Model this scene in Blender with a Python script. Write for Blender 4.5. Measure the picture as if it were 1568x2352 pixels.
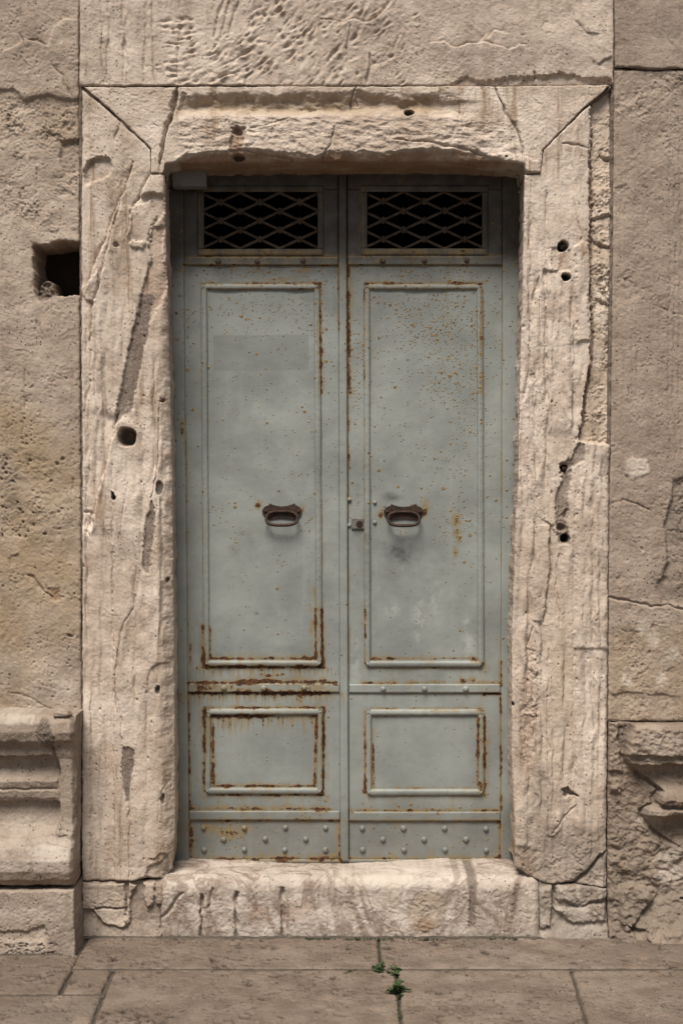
import bpy, bmesh, math, random
import numpy as np
from math import radians

# ------------------------------------------------------------------ camera, sky, sun, exposure
scene = bpy.context.scene
for o in list(bpy.data.objects): bpy.data.objects.remove(o, do_unlink=True)
S = 0.0015          # metres per picture unit (1568 x 2352 units) on the wall plane
CX, HY = 784.0, 1130.0
D = 5.0             # camera to wall
ZC = 1.53           # eye height
cam_d = bpy.data.cameras.new('camera'); cam = bpy.data.objects.new('camera', cam_d)
scene.collection.objects.link(cam)
cam.location = (0, -D, ZC); cam.rotation_euler = (radians(90), 0, 0)
cam_d.sensor_fit = 'VERTICAL'; cam_d.sensor_height = 36; cam_d.sensor_width = 24
cam_d.lens = 36*D/(2352*S); cam_d.shift_y = -46/2352
cam_d.clip_start = 0.05; cam_d.clip_end = 500
scene.camera = cam

SUN_EL, SUN_AZ = 58.0, -18.0     # azimuth: degrees to the right of straight behind the camera
world = bpy.data.worlds.new('World'); scene.world = world; world.use_nodes = True
wn = world.node_tree.nodes; wl = world.node_tree.links
sky = wn.new('ShaderNodeTexSky'); sky.sky_type = 'NISHITA'; sky.sun_disc = False
sky.sun_elevation = radians(SUN_EL); sky.sun_rotation = radians(180-SUN_AZ)
sky.air_density = 0.8; sky.dust_density = 0.4; sky.ozone_density = 1.0
hsv = wn.new('ShaderNodeHueSaturation'); hsv.inputs['Saturation'].default_value = 0.22   # overcast: greyed sky
wl.new(sky.outputs[0], hsv.inputs['Color']); wl.new(hsv.outputs[0], wn['Background'].inputs[0])
wn['Background'].inputs[1].default_value = 0.06
sd = bpy.data.lights.new('sun', 'SUN'); sun = bpy.data.objects.new('sun', sd); scene.collection.objects.link(sun)
sd.energy = 4.5; sd.angle = radians(28); sd.color = (1.0, 0.935, 0.85)
sun.rotation_euler = (radians(90-SUN_EL), 0, radians(SUN_AZ))
scene.view_settings.view_transform = 'Standard'; scene.view_settings.look = 'None'
scene.view_settings.exposure = 0.30; scene.view_settings.gamma = 1.0
scene.view_settings.use_curve_mapping = False

# ------------------------------------------------------------------ numpy noise
_rs = np.random.RandomState(7)
_perm = np.concatenate([_rs.permutation(512)]*2)
_ang = _rs.rand(512)*2*np.pi
_gx, _gy = np.cos(_ang), np.sin(_ang)
_rx, _ry, _rv = _rs.rand(512), _rs.rand(512), _rs.rand(512)
def _h(i, j, seed): return _perm[(_perm[(i + seed*37) & 511] + j) & 511]
def pn(x, y, seed=0):
    x = np.asarray(x, float); y = np.asarray(y, float)
    i = np.floor(x).astype(np.int64); j = np.floor(y).astype(np.int64); fx = x-i; fy = y-j
    u = fx*fx*fx*(fx*(fx*6-15)+10); v = fy*fy*fy*(fy*(fy*6-15)+10)
    def g(di, dj):
        k = _h(i+di, j+dj, seed); return _gx[k]*(fx-di)+_gy[k]*(fy-dj)
    a = g(0,0); a = a+u*(g(1,0)-a); b = g(0,1); b = b+u*(g(1,1)-b)
    return (a+v*(b-a))*1.5
def fbm(x, y, o=4, seed=0, gain=0.5):
    s = 0; a = 1.0; t = 0
    for k in range(o):
        s = s+a*pn(x, y, seed+k*3); t += a; a *= gain; x = x*2.03+11.7; y = y*2.03+5.3
    return s/t*1.3
def ridge(x, y, o=3, seed=0):
    s = 0; a = 1.0; t = 0
    for k in range(o):
        s = s+a*(1-np.abs(pn(x, y, seed+k*3))*2); t += a; a *= .5; x = x*2.1+3; y = y*2.1+7
    return s/t
def worley(x, y, seed=0):
    i = np.floor(x).astype(np.int64); j = np.floor(y).astype(np.int64)
    best = np.full(x.shape, 9.0); val = np.zeros(x.shape)
    for a in (-1,0,1):
        for b in (-1,0,1):
            k = _h(i+a, j+b, seed); d = np.hypot(i+a+_rx[k]-x, j+b+_ry[k]-y)
            m = d < best; best = np.where(m, d, best); val = np.where(m, _rv[k], val)
    return best, val
def sst(a, b, x):
    t = np.clip((x-a)/(b-a), 0, 1); return t*t*(3-2*t)

# ------------------------------------------------------------------ plane features in picture units
def C(x0, y0, k, pts):           # points measured in an enlarged crop of the photograph -> picture units
    return [((x0+a/k)/1.2755, (y0+b/k)/1.2755) for a, b in pts]
def seg_dist(px, py, pts):       # distance and signed distance (left of travel positive) to an open polyline
    best = np.full(px.shape, 1e9); sg = np.zeros(px.shape); tt = np.zeros(px.shape)
    n = len(pts)-1
    for q in range(n):
        ax, ay = pts[q]; bx, by = pts[q+1]; dx, dy = bx-ax, by-ay; L = dx*dx+dy*dy+1e-9
        t = np.clip(((px-ax)*dx+(py-ay)*dy)/L, 0, 1)
        d = np.hypot(px-ax-t*dx, py-ay-t*dy); m = d < best-1e-6
        best = np.where(m, d, best); sg = np.where(m, np.sign((px-ax)*dy-(py-ay)*dx), sg); tt = np.where(m, (q+t)/n, tt)
    return best, sg, tt
def inside(px, py, pts):         # signed distance to a closed polygon, positive inside
    d, _, _ = seg_dist(px, py, list(pts)+[pts[0]]); c = np.zeros(px.shape, bool); n = len(pts)
    for q in range(n):
        (ax, ay), (bx, by) = pts[q], pts[(q+1) % n]
        if ay == by: continue
        c ^= ((ay > py) != (by > py)) & (px < (bx-ax)*(py-ay)/(by-ay)+ax)
    return np.where(c, d, -d)

class Field:
    """height (metres, towards the street) and colour masks over a patch of wall"""
    def __init__(s, px, py, seed):
        s.ox, s.oy, s.seed = px, py, seed
        s.h = np.zeros(px.shape); s.m = {k: np.zeros(px.shape) for k in ('mortar','ochre','red','dark','pale','grey')}
        s.px = px+4.0*fbm(px/32, py/32, 3, seed+40)+.5*fbm(px/9, py/9, 2, seed+43); s.py = py+4.0*fbm(px/32, py/32, 3, seed+50)+.5*fbm(px/9, py/9, 2, seed+53)
        s.rough = fbm(px/9, py/9, 3, seed+60); s.slow = fbm(px/34, py/34, 2, seed+64)
    def box(s, pts, pad):
        xs = [p[0] for p in pts]; ys = [p[1] for p in pts]
        return (s.px > min(xs)-pad) & (s.px < max(xs)+pad) & (s.py > min(ys)-pad) & (s.py < max(ys)+pad)
    def crack(s, pts, w=1.6, dep=.012, taper=True):
        b = s.box(pts, 12)
        if not b.any(): return
        d, sg, t = seg_dist(s.px[b], s.py[b], pts)
        ww = w*1.25*np.clip(1.05+1.0*s.slow[b]+.25*s.rough[b], .6, 2.2)*(np.sqrt(np.clip(1-np.abs(2*t-1)**3, .12, 1)) if taper else 1)
        s.h[b] -= dep*np.exp(-(d/np.maximum(ww, .5))**2)
    def step(s, pts, h=.006, fade=40, w=2.0):      # left of travel raised
        b = s.box(pts, fade*2.5)
        if not b.any(): return
        d, sg, t = seg_dist(s.px[b], s.py[b], pts)
        e = sst(0, .12, t)*sst(0, .12, 1-t)
        s.h[b] += h*e*(sst(-w, w, sg*d)-.5)*np.exp(-(d/fade)**1.5)
    def area(s, pts, h=0, edge=3, mask=None, amt=1.0, rough=0, rs=9):
        b = s.box(pts, edge+14)
        if not b.any(): return
        k = sst(-edge, edge, inside(s.px[b], s.py[b], pts)+3*s.rough[b])
        s.h[b] += h*k
        if rough:
            ox, oy = s.ox[b], s.oy[b]; wx = fbm(ox/40, oy/40, 3, s.seed+71)*1.2; env = np.clip(.55+1.1*fbm(ox/55, oy/55, 2, s.seed+73), .1, 1.3)
            n = fbm(ox/(rs*3.2)+wx, oy/(rs*2.6)-wx, 5, s.seed+75, .62); t = n*4; f = t-np.floor(t)
            s.h[b] += rough*k*env*(.75*n+.55*(np.floor(t)+sst(.35, .65, f)-t)/4*3+.22*fbm(ox/5, oy/5, 3, s.seed+77))
        if mask: s.m[mask][b] = np.maximum(s.m[mask][b], amt*k)
    def pit(s, x, y, rx, ry, dep, p=3, mask=None, amt=1):
        b = s.box([(x, y)], max(rx, ry)*1.8+4)
        if not b.any(): return
        r = np.hypot((s.px[b]-x)/rx, (s.py[b]-y)/ry); k = np.clip(1-r**p, 0, 1)
        s.h[b] -= dep*k
        if mask: s.m[mask][b] = np.maximum(s.m[mask][b], amt*sst(1.05, .8, r))
    def stain(s, x, y, rx, ry, mask, amt):
        b = s.box([(x, y)], max(rx, ry)*2)
        if not b.any(): return
        r = np.hypot((s.px[b]-x)/rx, (s.py[b]-y)/ry)+.5*s.rough[b]
        s.m[mask][b] = np.maximum(s.m[mask][b], amt*sst(1.2, .4, r))
    def base(s, big=.005, med=.0022, fine=.0008, flake=.007, streak=0, sy=160, pits=.0):
        x, y, q = s.ox, s.oy, s.seed
        s.h += big*fbm(x/150, y/150, 3, q)
        s.h += med*fbm(x/30, y/34, 4, q+5)
        s.h += fine*fbm(x/6, y/6, 3, q+9)
        if flake:
            n = fbm(x/75, y/95, 5, q+13)*3.2; f = n-np.floor(n)
            k = sst(-.05, .35, fbm(x/60, y/60, 2, q+17))
            s.h += flake*k*((np.floor(n)+sst(.44, .56, f))/3.2 - n/3.2)
            n = fbm(x/32+9, y/30, 4, q+21)*3; f = n-np.floor(n); k = sst(.0, .3, fbm(x/45, y/45, 2, q+25))
            s.h += .5*flake*k*((np.floor(n)+sst(.42, .58, f))/3 - n/3)
        if streak: s.h += streak*(fbm(x/7, y/sy, 3, q+29)+.7*ridge(x/16, y/(sy*1.5), 2, q+31))
        if pits:
            d, v = worley(x/9, y/9, q+33); k = sst(.05, .4, fbm(x/50, y/50, 3, q+35))*(v > .5)
            s.h -= pits*k*sst(.42, .1, d)
        r = ridge(x/60+fbm(x/20, y/20, 2, q)*.4, y/80, 2, q+37)       # hairline fractures
        s.h -= .0035*sst(.90, .985, r)*sst(.0, .25, fbm(x/90, y/90, 2, q+39))

# ------------------------------------------------------------------ objects
col = scene.collection
def tag(o, label, cat, group=None):
    o['label'] = label; o['category'] = cat
    if group: o['group'] = group
def empty(name, loc, label=None, cat=None):
    o = bpy.data.objects.new(name, None); col.objects.link(o); o.location = loc; o.empty_display_size = .1
    if label: tag(o, label, cat)
    return o
def link(name, me, mat, parent=None):
    o = bpy.data.objects.new(name, me); col.objects.link(o)
    if mat is not None and not me.materials: me.materials.append(mat)
    if parent is not None:
        o.parent = parent; o.matrix_parent_inverse = __import__('mathutils').Matrix.Translation(-parent.location)
    return o
def mesh_np(name, V, quads, smooth=True):
    me = bpy.data.meshes.new(name); n = len(quads)
    me.vertices.add(len(V)); me.vertices.foreach_set('co', np.ascontiguousarray(V, np.float32).ravel())
    me.loops.add(n*4); me.loops.foreach_set('vertex_index', np.ascontiguousarray(quads, np.int32).ravel())
    me.polygons.add(n); me.polygons.foreach_set('loop_start', np.arange(0, n*4, 4, dtype=np.int32))
    me.polygons.foreach_set('use_smooth', np.full(n, smooth))
    me.update(calc_edges=True); return me
def set_attr(me, name, arrs):
    a = me.attributes.new(name, 'FLOAT_COLOR', 'POINT'); n = len(me.vertices)
    buf = np.zeros((n, 4), np.float32)
    for k, v in enumerate(arrs): buf[:len(v), k] = v
    a.data.foreach_set('color', buf.ravel())
def grid_quads(nv, nu, flip=False):
    i = np.arange((nv-1)*(nu-1)); r = i//(nu-1); c = i % (nu-1); a = r*nu+c
    q = np.stack([a, a+nu, a+nu+1, a+1], 1)
    return q[:, ::-1] if flip else q
def poly_eval(pts, t):
    p = np.array(pts, float); L = np.concatenate([[0], np.cumsum(np.hypot(*np.diff(p, axis=0).T))]); L /= L[-1]
    return np.stack([np.interp(t, L, p[:,0]), np.interp(t, L, p[:,1])], -1)
def plen(pts): p = np.array(pts, float); return np.hypot(*np.diff(p, axis=0).T).sum()
def params(L, pitch, lo=0, hi=0, coarse=14):     # 0..1 samples; 'lo'/'hi' = lengths at the ends sampled coarsely (out of view)
    a = np.arange(0, lo, coarse) if lo else np.array([])
    n = max(2, int(round((L-lo-hi)/pitch))); m = lo+np.linspace(0, 1, n+1)*(L-lo-hi)
    b = L-np.arange(0, hi, coarse)[::-1] if hi else np.array([])
    return np.concatenate([a, m, b])/L
def coons(top, bot, lef, rig, us, vs):
    T = poly_eval(top, us)[None]; B = poly_eval(bot, us)[None]; Lf = poly_eval(lef, vs)[:, None]; R = poly_eval(rig, vs)[:, None]
    u = us[None, :, None]; v = vs[:, None, None]
    return (1-v)*T+v*B+(1-u)*Lf+u*R-((1-u)*(1-v)*T[:, :1]+u*(1-v)*T[:, -1:]+(1-u)*v*B[:, :1]+u*v*B[:, -1:])
def to_wall(px, py, y):
    k = S*(D+y)/D; return (px-CX)*k, ZC-(py-HY)*k

def stone(name, parent, mat, top, bot, lef, rig, fn, seed, y0=0.0, back=.29, pitch=2.0, er=7, ed=.008, lo=(0,0), hi=(0,0), skirt=6, skn=.004, grow=1.1, splay=0.0):
    """a stone block: front face sculpted from a height field, four sides running back into the wall"""
    us = params((plen(top)+plen(bot))/2, pitch, lo[0], hi[0]); vs = params((plen(lef)+plen(rig))/2, pitch, lo[1], hi[1])
    P = coons(top, bot, lef, rig, us, vs); px, py = P[...,0].copy(), P[...,1].copy()
    wx = 1.3*fbm(px/26, py/26, 3, 201)+.6*pn(px/6, py/6, 203); wy = 1.3*fbm(px/26, py/26, 3, 205)+.6*pn(px/6, py/6, 207)
    px += wx+(2*us[None, :]-1)*grow; py += wy+(2*vs[:, None]-1)*grow
    F = Field(px, py, seed); fn(F)
    nu, nv = len(us), len(vs)
    # distance to the block's own outline, for worn arrises
    def along(a): return np.minimum(a, a[-1]-a)
    du = along(us*(plen(top)+plen(bot))/2)[None, :]; dv = along(vs*(plen(lef)+plen(rig))/2)[:, None]
    de = np.minimum(du, dv)
    rr = er*(1+.7*fbm(px/35, py/35, 3, seed+81)); t = np.clip(1-de/np.maximum(rr, 1.5), 0, 1)
    F.h -= ed*(1+.9*fbm(px/25, py/25, 2, seed+83))*(1-np.sqrt(np.clip(1-t*t, 0, 1)))
    X, Z = to_wall(px, py, y0); Y = y0-F.h
    V = np.stack([X, Y, Z], -1).reshape(-1, 3); Q = [grid_quads(nv, nu)]
    idx = np.arange(nu*nv).reshape(nv, nu)
    loop = np.concatenate([idx[0, :-1], idx[:-1, -1], idx[-1, :0:-1], idx[:0:-1, 0]]); n = len(loop)
    # outward normals of the outline
    L = V[loop]; d = np.roll(L, -1, 0)-np.roll(L, 1, 0); nx, nz = -d[:,2], d[:,0]; ln = np.hypot(nx, nz)+1e-9
    c = L.mean(0); sgn = -1.0 if ((L[:,0]*np.roll(L[:,2],-1)-np.roll(L[:,0],-1)*L[:,2]).sum() > 0) else 1.0
    nx, nz = sgn*nx/ln, sgn*nz/ln
    prev = loop; rows = [V]; base_n = len(V); alen = np.arange(n)*.003
    for k in range(1, skirt+1):
        f = (k/skirt)**1.4; yy = L[:,1]+(y0+back-L[:,1])*f
        o = skn*(fbm(alen*12, yy*14+seed, 3, seed+91)-.4)-.001-splay*f
        if k == skirt: o = o*0-splay
        rows.append(np.stack([L[:,0]+nx*o, yy, L[:,2]+nz*o], -1)); cur = base_n+np.arange(n)+(k-1)*n
        Q.append(np.stack([prev, np.roll(prev, -1), np.roll(cur, -1), cur], 1)); prev = cur
    me = mesh_np(name, np.concatenate(rows), np.concatenate(Q))
    def ext(a): a = a.ravel(); return np.concatenate([a]+[a[loop]]*skirt)
    set_attr(me, 'masks', [ext(F.m[k]) for k in ('mortar','ochre','red','dark')])
    set_attr(me, 'masks2', [ext(F.m['pale']), ext(F.m['grey'])])
    return link(name, me, mat, parent)

# ------------------------------------------------------------------ materials
def new_mat(name):
    m = bpy.data.materials.new(name); m.use_nodes = True; nt = m.node_tree
    return m, nt, nt.nodes['Principled BSDF']
class NB:
    def __init__(s, nt): s.nt = nt
    def n(s, t, **kw):
        nd = s.nt.nodes.new(t)
        for k, v in kw.items(): setattr(nd, k, v)
        return nd
    def put(s, sock, v):
        if isinstance(v, bpy.types.NodeSocket): s.nt.links.new(v, sock)
        elif isinstance(v, (tuple, list)) and sock.type == 'RGBA' and len(v) == 3: sock.default_value = (*v, 1)
        else: sock.default_value = v
    def coord(s, scale=(1,1,1), off=(0,0,0)):
        g = s.n('ShaderNodeNewGeometry'); m = s.n('ShaderNodeMapping'); s.put(m.inputs['Vector'], g.outputs['Position'])
        m.inputs['Scale'].default_value = scale; m.inputs['Location'].default_value = off; return m.outputs[0]
    def noise(s, vec, scale, detail=5, rough=.55, dist=0):
        t = s.n('ShaderNodeTexNoise'); s.put(t.inputs['Vector'], vec); t.inputs['Scale'].default_value = scale
        t.inputs['Detail'].default_value = detail; t.inputs['Roughness'].default_value = rough; t.inputs['Distortion'].default_value = dist
        return t.outputs['Fac']
    def vor(s, vec, scale, rnd=1, out='Distance', feature='F1'):
        t = s.n('ShaderNodeTexVoronoi', feature=feature); s.put(t.inputs['Vector'], vec); t.inputs['Scale'].default_value = scale
        t.inputs['Randomness'].default_value = rnd; return t if out is None else t.outputs[out]
    def ma(s, op, a, b=0.0, c=None, clamp=False):
        t = s.n('ShaderNodeMath', operation=op, use_clamp=clamp); s.put(t.inputs[0], a); s.put(t.inputs[1], b)
        if c is not None: s.put(t.inputs[2], c)
        return t.outputs[0]
    def ramp(s, v, a, b, lo=0.0, hi=1.0):
        t = s.n('ShaderNodeMapRange', interpolation_type='SMOOTHSTEP'); s.put(t.inputs[0], v)
        s.put(t.inputs[1], a); s.put(t.inputs[2], b); t.inputs[3].default_value = lo; t.inputs[4].default_value = hi; return t.outputs[0]
    def mix(s, f, a, b, mode='MIX'):
        t = s.n('ShaderNodeMix', data_type='RGBA', blend_type=mode); s.put(t.inputs[0], f); s.put(t.inputs[6], a); s.put(t.inputs[7], b); return t.outputs[2]
    def attr(s, name):
        a = s.n('ShaderNodeAttribute', attribute_name=name); sp = s.n('ShaderNodeSeparateColor'); s.put(sp.inputs[0], a.outputs['Color'])
        return sp.outputs[0], sp.outputs[1], sp.outputs[2], a.outputs['Alpha']
    def bump(s, h, dist, strength=1.0, normal=None):
        b = s.n('ShaderNodeBump'); s.put(b.inputs['Height'], h); b.inputs['Distance'].default_value = dist; b.inputs['Strength'].default_value = strength
        if normal is not None: s.put(b.inputs['Normal'], normal)
        return b.outputs[0]

def stone_mat(name, ca, cb, cc, vein=0.0, tone=1.0, seed=0.0, bump=1.0, streaks=0.35):
    m, nt, bs = new_mat(name); b = NB(nt); P = b.coord(off=(seed, seed*.7, seed*.3)); PV = b.coord((1, 1, .22), (seed, 0, 0))
    f1 = b.ramp(b.noise(P, 2.3, 6, .6, .4), .36, .64); f2 = b.ramp(b.noise(P, 9, 6, .62), .38, .66); f3 = b.noise(PV, 22, 5, .6)
    c = b.mix(f1, ca, cb); c = b.mix(b.ma('MULTIPLY', f2, .6), c, cc)
    c = b.mix(b.ramp(f3, .50, .70, 0, .35), c, tuple(x*.72 for x in cb))
    sp = b.noise(P, 70, 4, .7); c = b.mix(b.ramp(sp, .56, .72, 0, .45), c, tuple(x*.55 for x in cc))
    c = b.mix(b.ramp(b.noise(P, 130, 3, .6), .55, .75, 0, .35), c, tuple(min(1, x*1.35) for x in ca))
    gk = b.ma('MULTIPLY', b.ramp(b.noise(P, 30, 6, .72, .5), .55, .68), b.ramp(b.noise(P, 2.6, 4, .6), .42, .62))
    c = b.mix(b.ma('MULTIPLY', gk, .55), c, tuple(x*.38 for x in cc))            # grime and lichen blotches
    lk = b.ma('MULTIPLY', b.ramp(b.noise(b.coord(off=(7+seed, 3, 1)), 24, 6, .7), .58, .68), b.ramp(b.noise(b.coord(off=(2, 9+seed, 4)), 3.1, 4), .48, .64))
    c = b.mix(b.ma('MULTIPLY', lk, .55), c, tuple(min(.75, x*1.4) for x in ca))
    dots = b.vor(P, 75, 1, None); s3 = b.n('ShaderNodeSeparateColor'); b.put(s3.inputs[0], dots.outputs['Color'])
    dk_ = b.ma('MULTIPLY', b.ma('LESS_THAN', s3.outputs[0], b.ramp(b.noise(P, 5, 3), .42, .68, .0, .42)), b.ramp(dots.outputs['Distance'], .14, .28, 1, 0))
    c = b.mix(b.ma('MULTIPLY', dk_, .9), c, tuple(x*.2 for x in cc))
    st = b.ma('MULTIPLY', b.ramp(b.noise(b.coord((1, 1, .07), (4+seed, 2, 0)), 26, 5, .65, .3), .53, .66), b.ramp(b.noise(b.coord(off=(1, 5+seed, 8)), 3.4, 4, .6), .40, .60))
    c = b.mix(b.ma('MULTIPLY', st, streaks), c, (.225, .150, .095))               # brown run-down stains, on the jambs also imitating groove shade in colour
    if vein:
        vv = b.noise(b.coord((1.0, 1, .45), (3, 1, 2)), 5.5, 7, .6, 1.2); k = b.ramp(b.ma('ABSOLUTE', b.ma('SUBTRACT', vv, .5)), .0, .05, vein, 0)
        c = b.mix(k, c, (.17, .115, .085))
    mo, oc, rd, dk = b.attr('masks'); pa, gr, _, _ = b.attr('masks2')
    g = b.noise(P, 160, 4, .7)
    c = b.mix(b.ma('MULTIPLY', oc, b.ramp(b.noise(P, 6, 5), .3, .65, .15, .8)), c, (.31, .225, .135))
    c = b.mix(b.ma('MULTIPLY', rd, b.ramp(b.noise(P, 10, 5), .25, .6, .35, .85)), c, (.24, .135, .078))
    c = b.mix(b.ma('MULTIPLY', gr, b.ramp(b.noise(P, 8, 5), .25, .7, .3, .9)), c, (.16, .135, .11))
    c = b.mix(b.ma('MULTIPLY', pa, b.ramp(b.noise(P, 18, 5), .3, .6, .3, .9)), c, (.60, .53, .46))
    c = b.mix(mo, c, b.mix(b.ramp(g, .35, .65), (.11, .085, .07), (.24, .19, .155)))
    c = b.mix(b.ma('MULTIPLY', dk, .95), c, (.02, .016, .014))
    if tone != 1.0: c = b.mix(1.0, c, (tone, tone, tone), 'MULTIPLY')
    b.put(bs.inputs['Base Color'], c); bs.inputs['Roughness'].default_value = .95; bs.inputs['Specular IOR Level'].default_value = .04
    pit = b.ramp(b.vor(P, 95), .05, .3); ph = b.ma('MULTIPLY', b.ma('SUBTRACT', pit, 1.0), b.ramp(b.noise(P, 14, 4), .5, .68))
    hh = b.ma('ADD', b.ma('MULTIPLY', b.noise(P, 60, 7, .68), 1.0), b.ma('MULTIPLY', ph, .35)); hh = b.ma('ADD', hh, b.ma('MULTIPLY', b.noise(P, 260, 4, .7), b.ma('ADD', .3, b.ma('MULTIPLY', mo, .8))))
    b.put(bs.inputs['Normal'], b.bump(hh, .0075*bump, .9))
    return m
M_wall = stone_mat('wall_stone', (.43, .352, .287), (.345, .275, .220), (.26, .200, .155), seed=0, bump=.8)
M_wallr = stone_mat('wall_stone_brown', (.405, .328, .266), (.325, .257, .207), (.245, .188, .149), seed=5, bump=.8)
M_top = stone_mat('overdoor_stone', (.56, .470, .395), (.455, .373, .308), (.33, .262, .210), seed=41, bump=.8)
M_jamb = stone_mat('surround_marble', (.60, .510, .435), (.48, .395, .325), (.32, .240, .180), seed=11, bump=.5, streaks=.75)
M_step = stone_mat('doorstep_marble', (.54, .472, .412), (.42, .357, .303), (.21, .158, .125), vein=.65, seed=17, bump=.5)
M_base = stone_mat('pilaster_base_stone', (.41, .345, .288), (.31, .250, .203), (.21, .162, .126), seed=23, bump=.7)
M_ruin = stone_mat('broken_base_stone', (.33, .265, .211), (.26, .203, .158), (.18, .135, .103), seed=29)
M_pave = stone_mat('paving_stone', (.255, .203, .163), (.19, .147, .116), (.115, .086, .066), seed=37, bump=1.2)
def plain(name, c1, c2, scale=12, rough=.8, metal=0, bump=.002, bs_scale=60):
    m, nt, bs = new_mat(name); b = NB(nt); P = b.coord()
    b.put(bs.inputs['Base Color'], b.mix(b.ramp(b.noise(P, scale, 6, .62), .35, .65), c1, c2))
    bs.inputs['Roughness'].default_value = rough; bs.inputs['Metallic'].default_value = metal; bs.inputs['Specular IOR Level'].default_value = .3
    b.put(bs.inputs['Normal'], b.bump(b.noise(P, bs_scale, 5, .65), bump, .8)); return m
M_core = plain('rubble_core', (.10, .08, .065), (.06, .05, .04))
M_dirt = plain('joint_dirt', (.055, .045, .036), (.085, .068, .052), 25)
M_iron = plain('rusty_iron', (.026, .018, .014), (.058, .032, .021), 60, .6, .3, .003, 220)
M_dark = plain('dark_interior', (.012, .011, .010), (.018, .016, .014))
M_leaf = plain('weed_leaf', (.032, .062, .020), (.055, .088, .030), 90, .8)
M_moss = plain('moss_green', (.03, .04, .018), (.045, .05, .026), 90, .95)
M_plate = plain('grey_plate', (.25, .245, .24), (.20, .196, .19), 20, .6)

def door_mat():
    m, nt, bs = new_mat('painted_metal'); b = NB(nt); P = b.coord(); PV = b.coord((1, 1, .12))
    c = b.mix(b.ramp(b.noise(P, 3.5, 5, .6), .35, .65), (.252, .268, .252), (.188, .201, .190))
    c = b.mix(b.ramp(b.noise(PV, 16, 5, .6), .5, .75, 0, .35), c, (.285, .300, .283))
    c = b.mix(b.ramp(b.noise(P, 24, 6, .7), .56, .74, 0, .3), c, (.145, .152, .14))
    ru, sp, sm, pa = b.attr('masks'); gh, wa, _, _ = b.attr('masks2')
    c = b.mix(b.ma('MULTIPLY', gh, .55), c, (.16, .17, .163))
    c = b.mix(b.ma('MULTIPLY', wa, b.ramp(b.noise(P, 12, 5), .25, .65, .72, 1)), c, (.055, .043, .033))  # grime film; its vent part also carries painted lintel shade
    c = b.mix(b.ma('MULTIPLY', pa, b.ramp(b.noise(P, 30, 5, .7), .42, .56)), c, (.37, .38, .36))
    c = b.mix(b.ma('MULTIPLY', sm, b.ramp(b.noise(P, 20, 5), .2, .6, .4, 1)), c, (.06, .062, .058))
    # bleeding halo, then rust itself
    n1 = b.noise(P, 55, 6, .68); n2 = b.noise(PV, 45, 5, .65)
    halo = b.ramp(b.ma('ADD', ru, b.ma('MULTIPLY', b.ma('SUBTRACT', n2, .5), .7)), .03, .42)
    c = b.mix(b.ma('MULTIPLY', halo, .72), c, (.215, .150, .062))
    core = b.ramp(b.ma('ADD', ru, b.ma('MULTIPLY', b.ma('SUBTRACT', n1, .5), 1.5)), .42, .62)
    rust = b.mix(b.ramp(b.noise(P, 90, 4, .6), .4, .65), (.035, .016, .009), (.13, .055, .02))
    c = b.mix(core, c, rust)
    # rust specks: round spots whose density follows the mask
    spots = None
    for sc, size, sd_ in ((52, .42, 0), (84, .46, 7), (130, .46, 11), (34, .24, 3)):
        Q = b.coord(off=(sd_, sd_*2, sd_)); v = b.vor(Q, sc, 1, None); s2 = b.n('ShaderNodeSeparateColor'); b.put(s2.inputs[0], v.outputs['Color'])
        present = b.ma('LESS_THAN', s2.outputs[0], b.ma('MULTIPLY', sp, .9))
        rad = b.ma('MULTIPLY', b.ma('ADD', .35, b.ma('MULTIPLY', s2.outputs[1], .65)), size)
        d = b.ma('ADD', v.outputs['Distance'], b.ma('MULTIPLY', b.ma('SUBTRACT', b.noise(P, 240, 3), .5), .22))
        k = b.ma('MULTIPLY', present, b.ma('SUBTRACT', 1.0, b.ramp(b.ma('DIVIDE', d, rad), .55, 1.0)))
        spots = k if spots is None else b.ma('MAXIMUM', spots, k)
    c = b.mix(b.ma('MULTIPLY', spots, .95), c, b.mix(b.ramp(b.noise(P, 200, 2), .4, .6), (.11, .060, .017), (.29, .180, .055)))
    b.put(bs.inputs['Base Color'], c)
    rmax = b.ma('MAXIMUM', core, spots)
    b.put(bs.inputs['Roughness'], b.ma('ADD', .5, b.ma('MULTIPLY', rmax, .38))); bs.inputs['Specular IOR Level'].default_value = .35
    hh = b.ma('ADD', b.ma('MULTIPLY', b.noise(P, 34, 4), .25), b.ma('MULTIPLY', b.ma('MULTIPLY', rmax, b.noise(P, 190, 5, .7)), .9))
    b.put(bs.inputs['Normal'], b.bump(hh, .004, .7)); return m
M_door = door_mat()
M_rivet = plain('rusted_rivet', (.06, .042, .03), (.11, .085, .06), 80, .8, 0, .002, 200)

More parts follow.
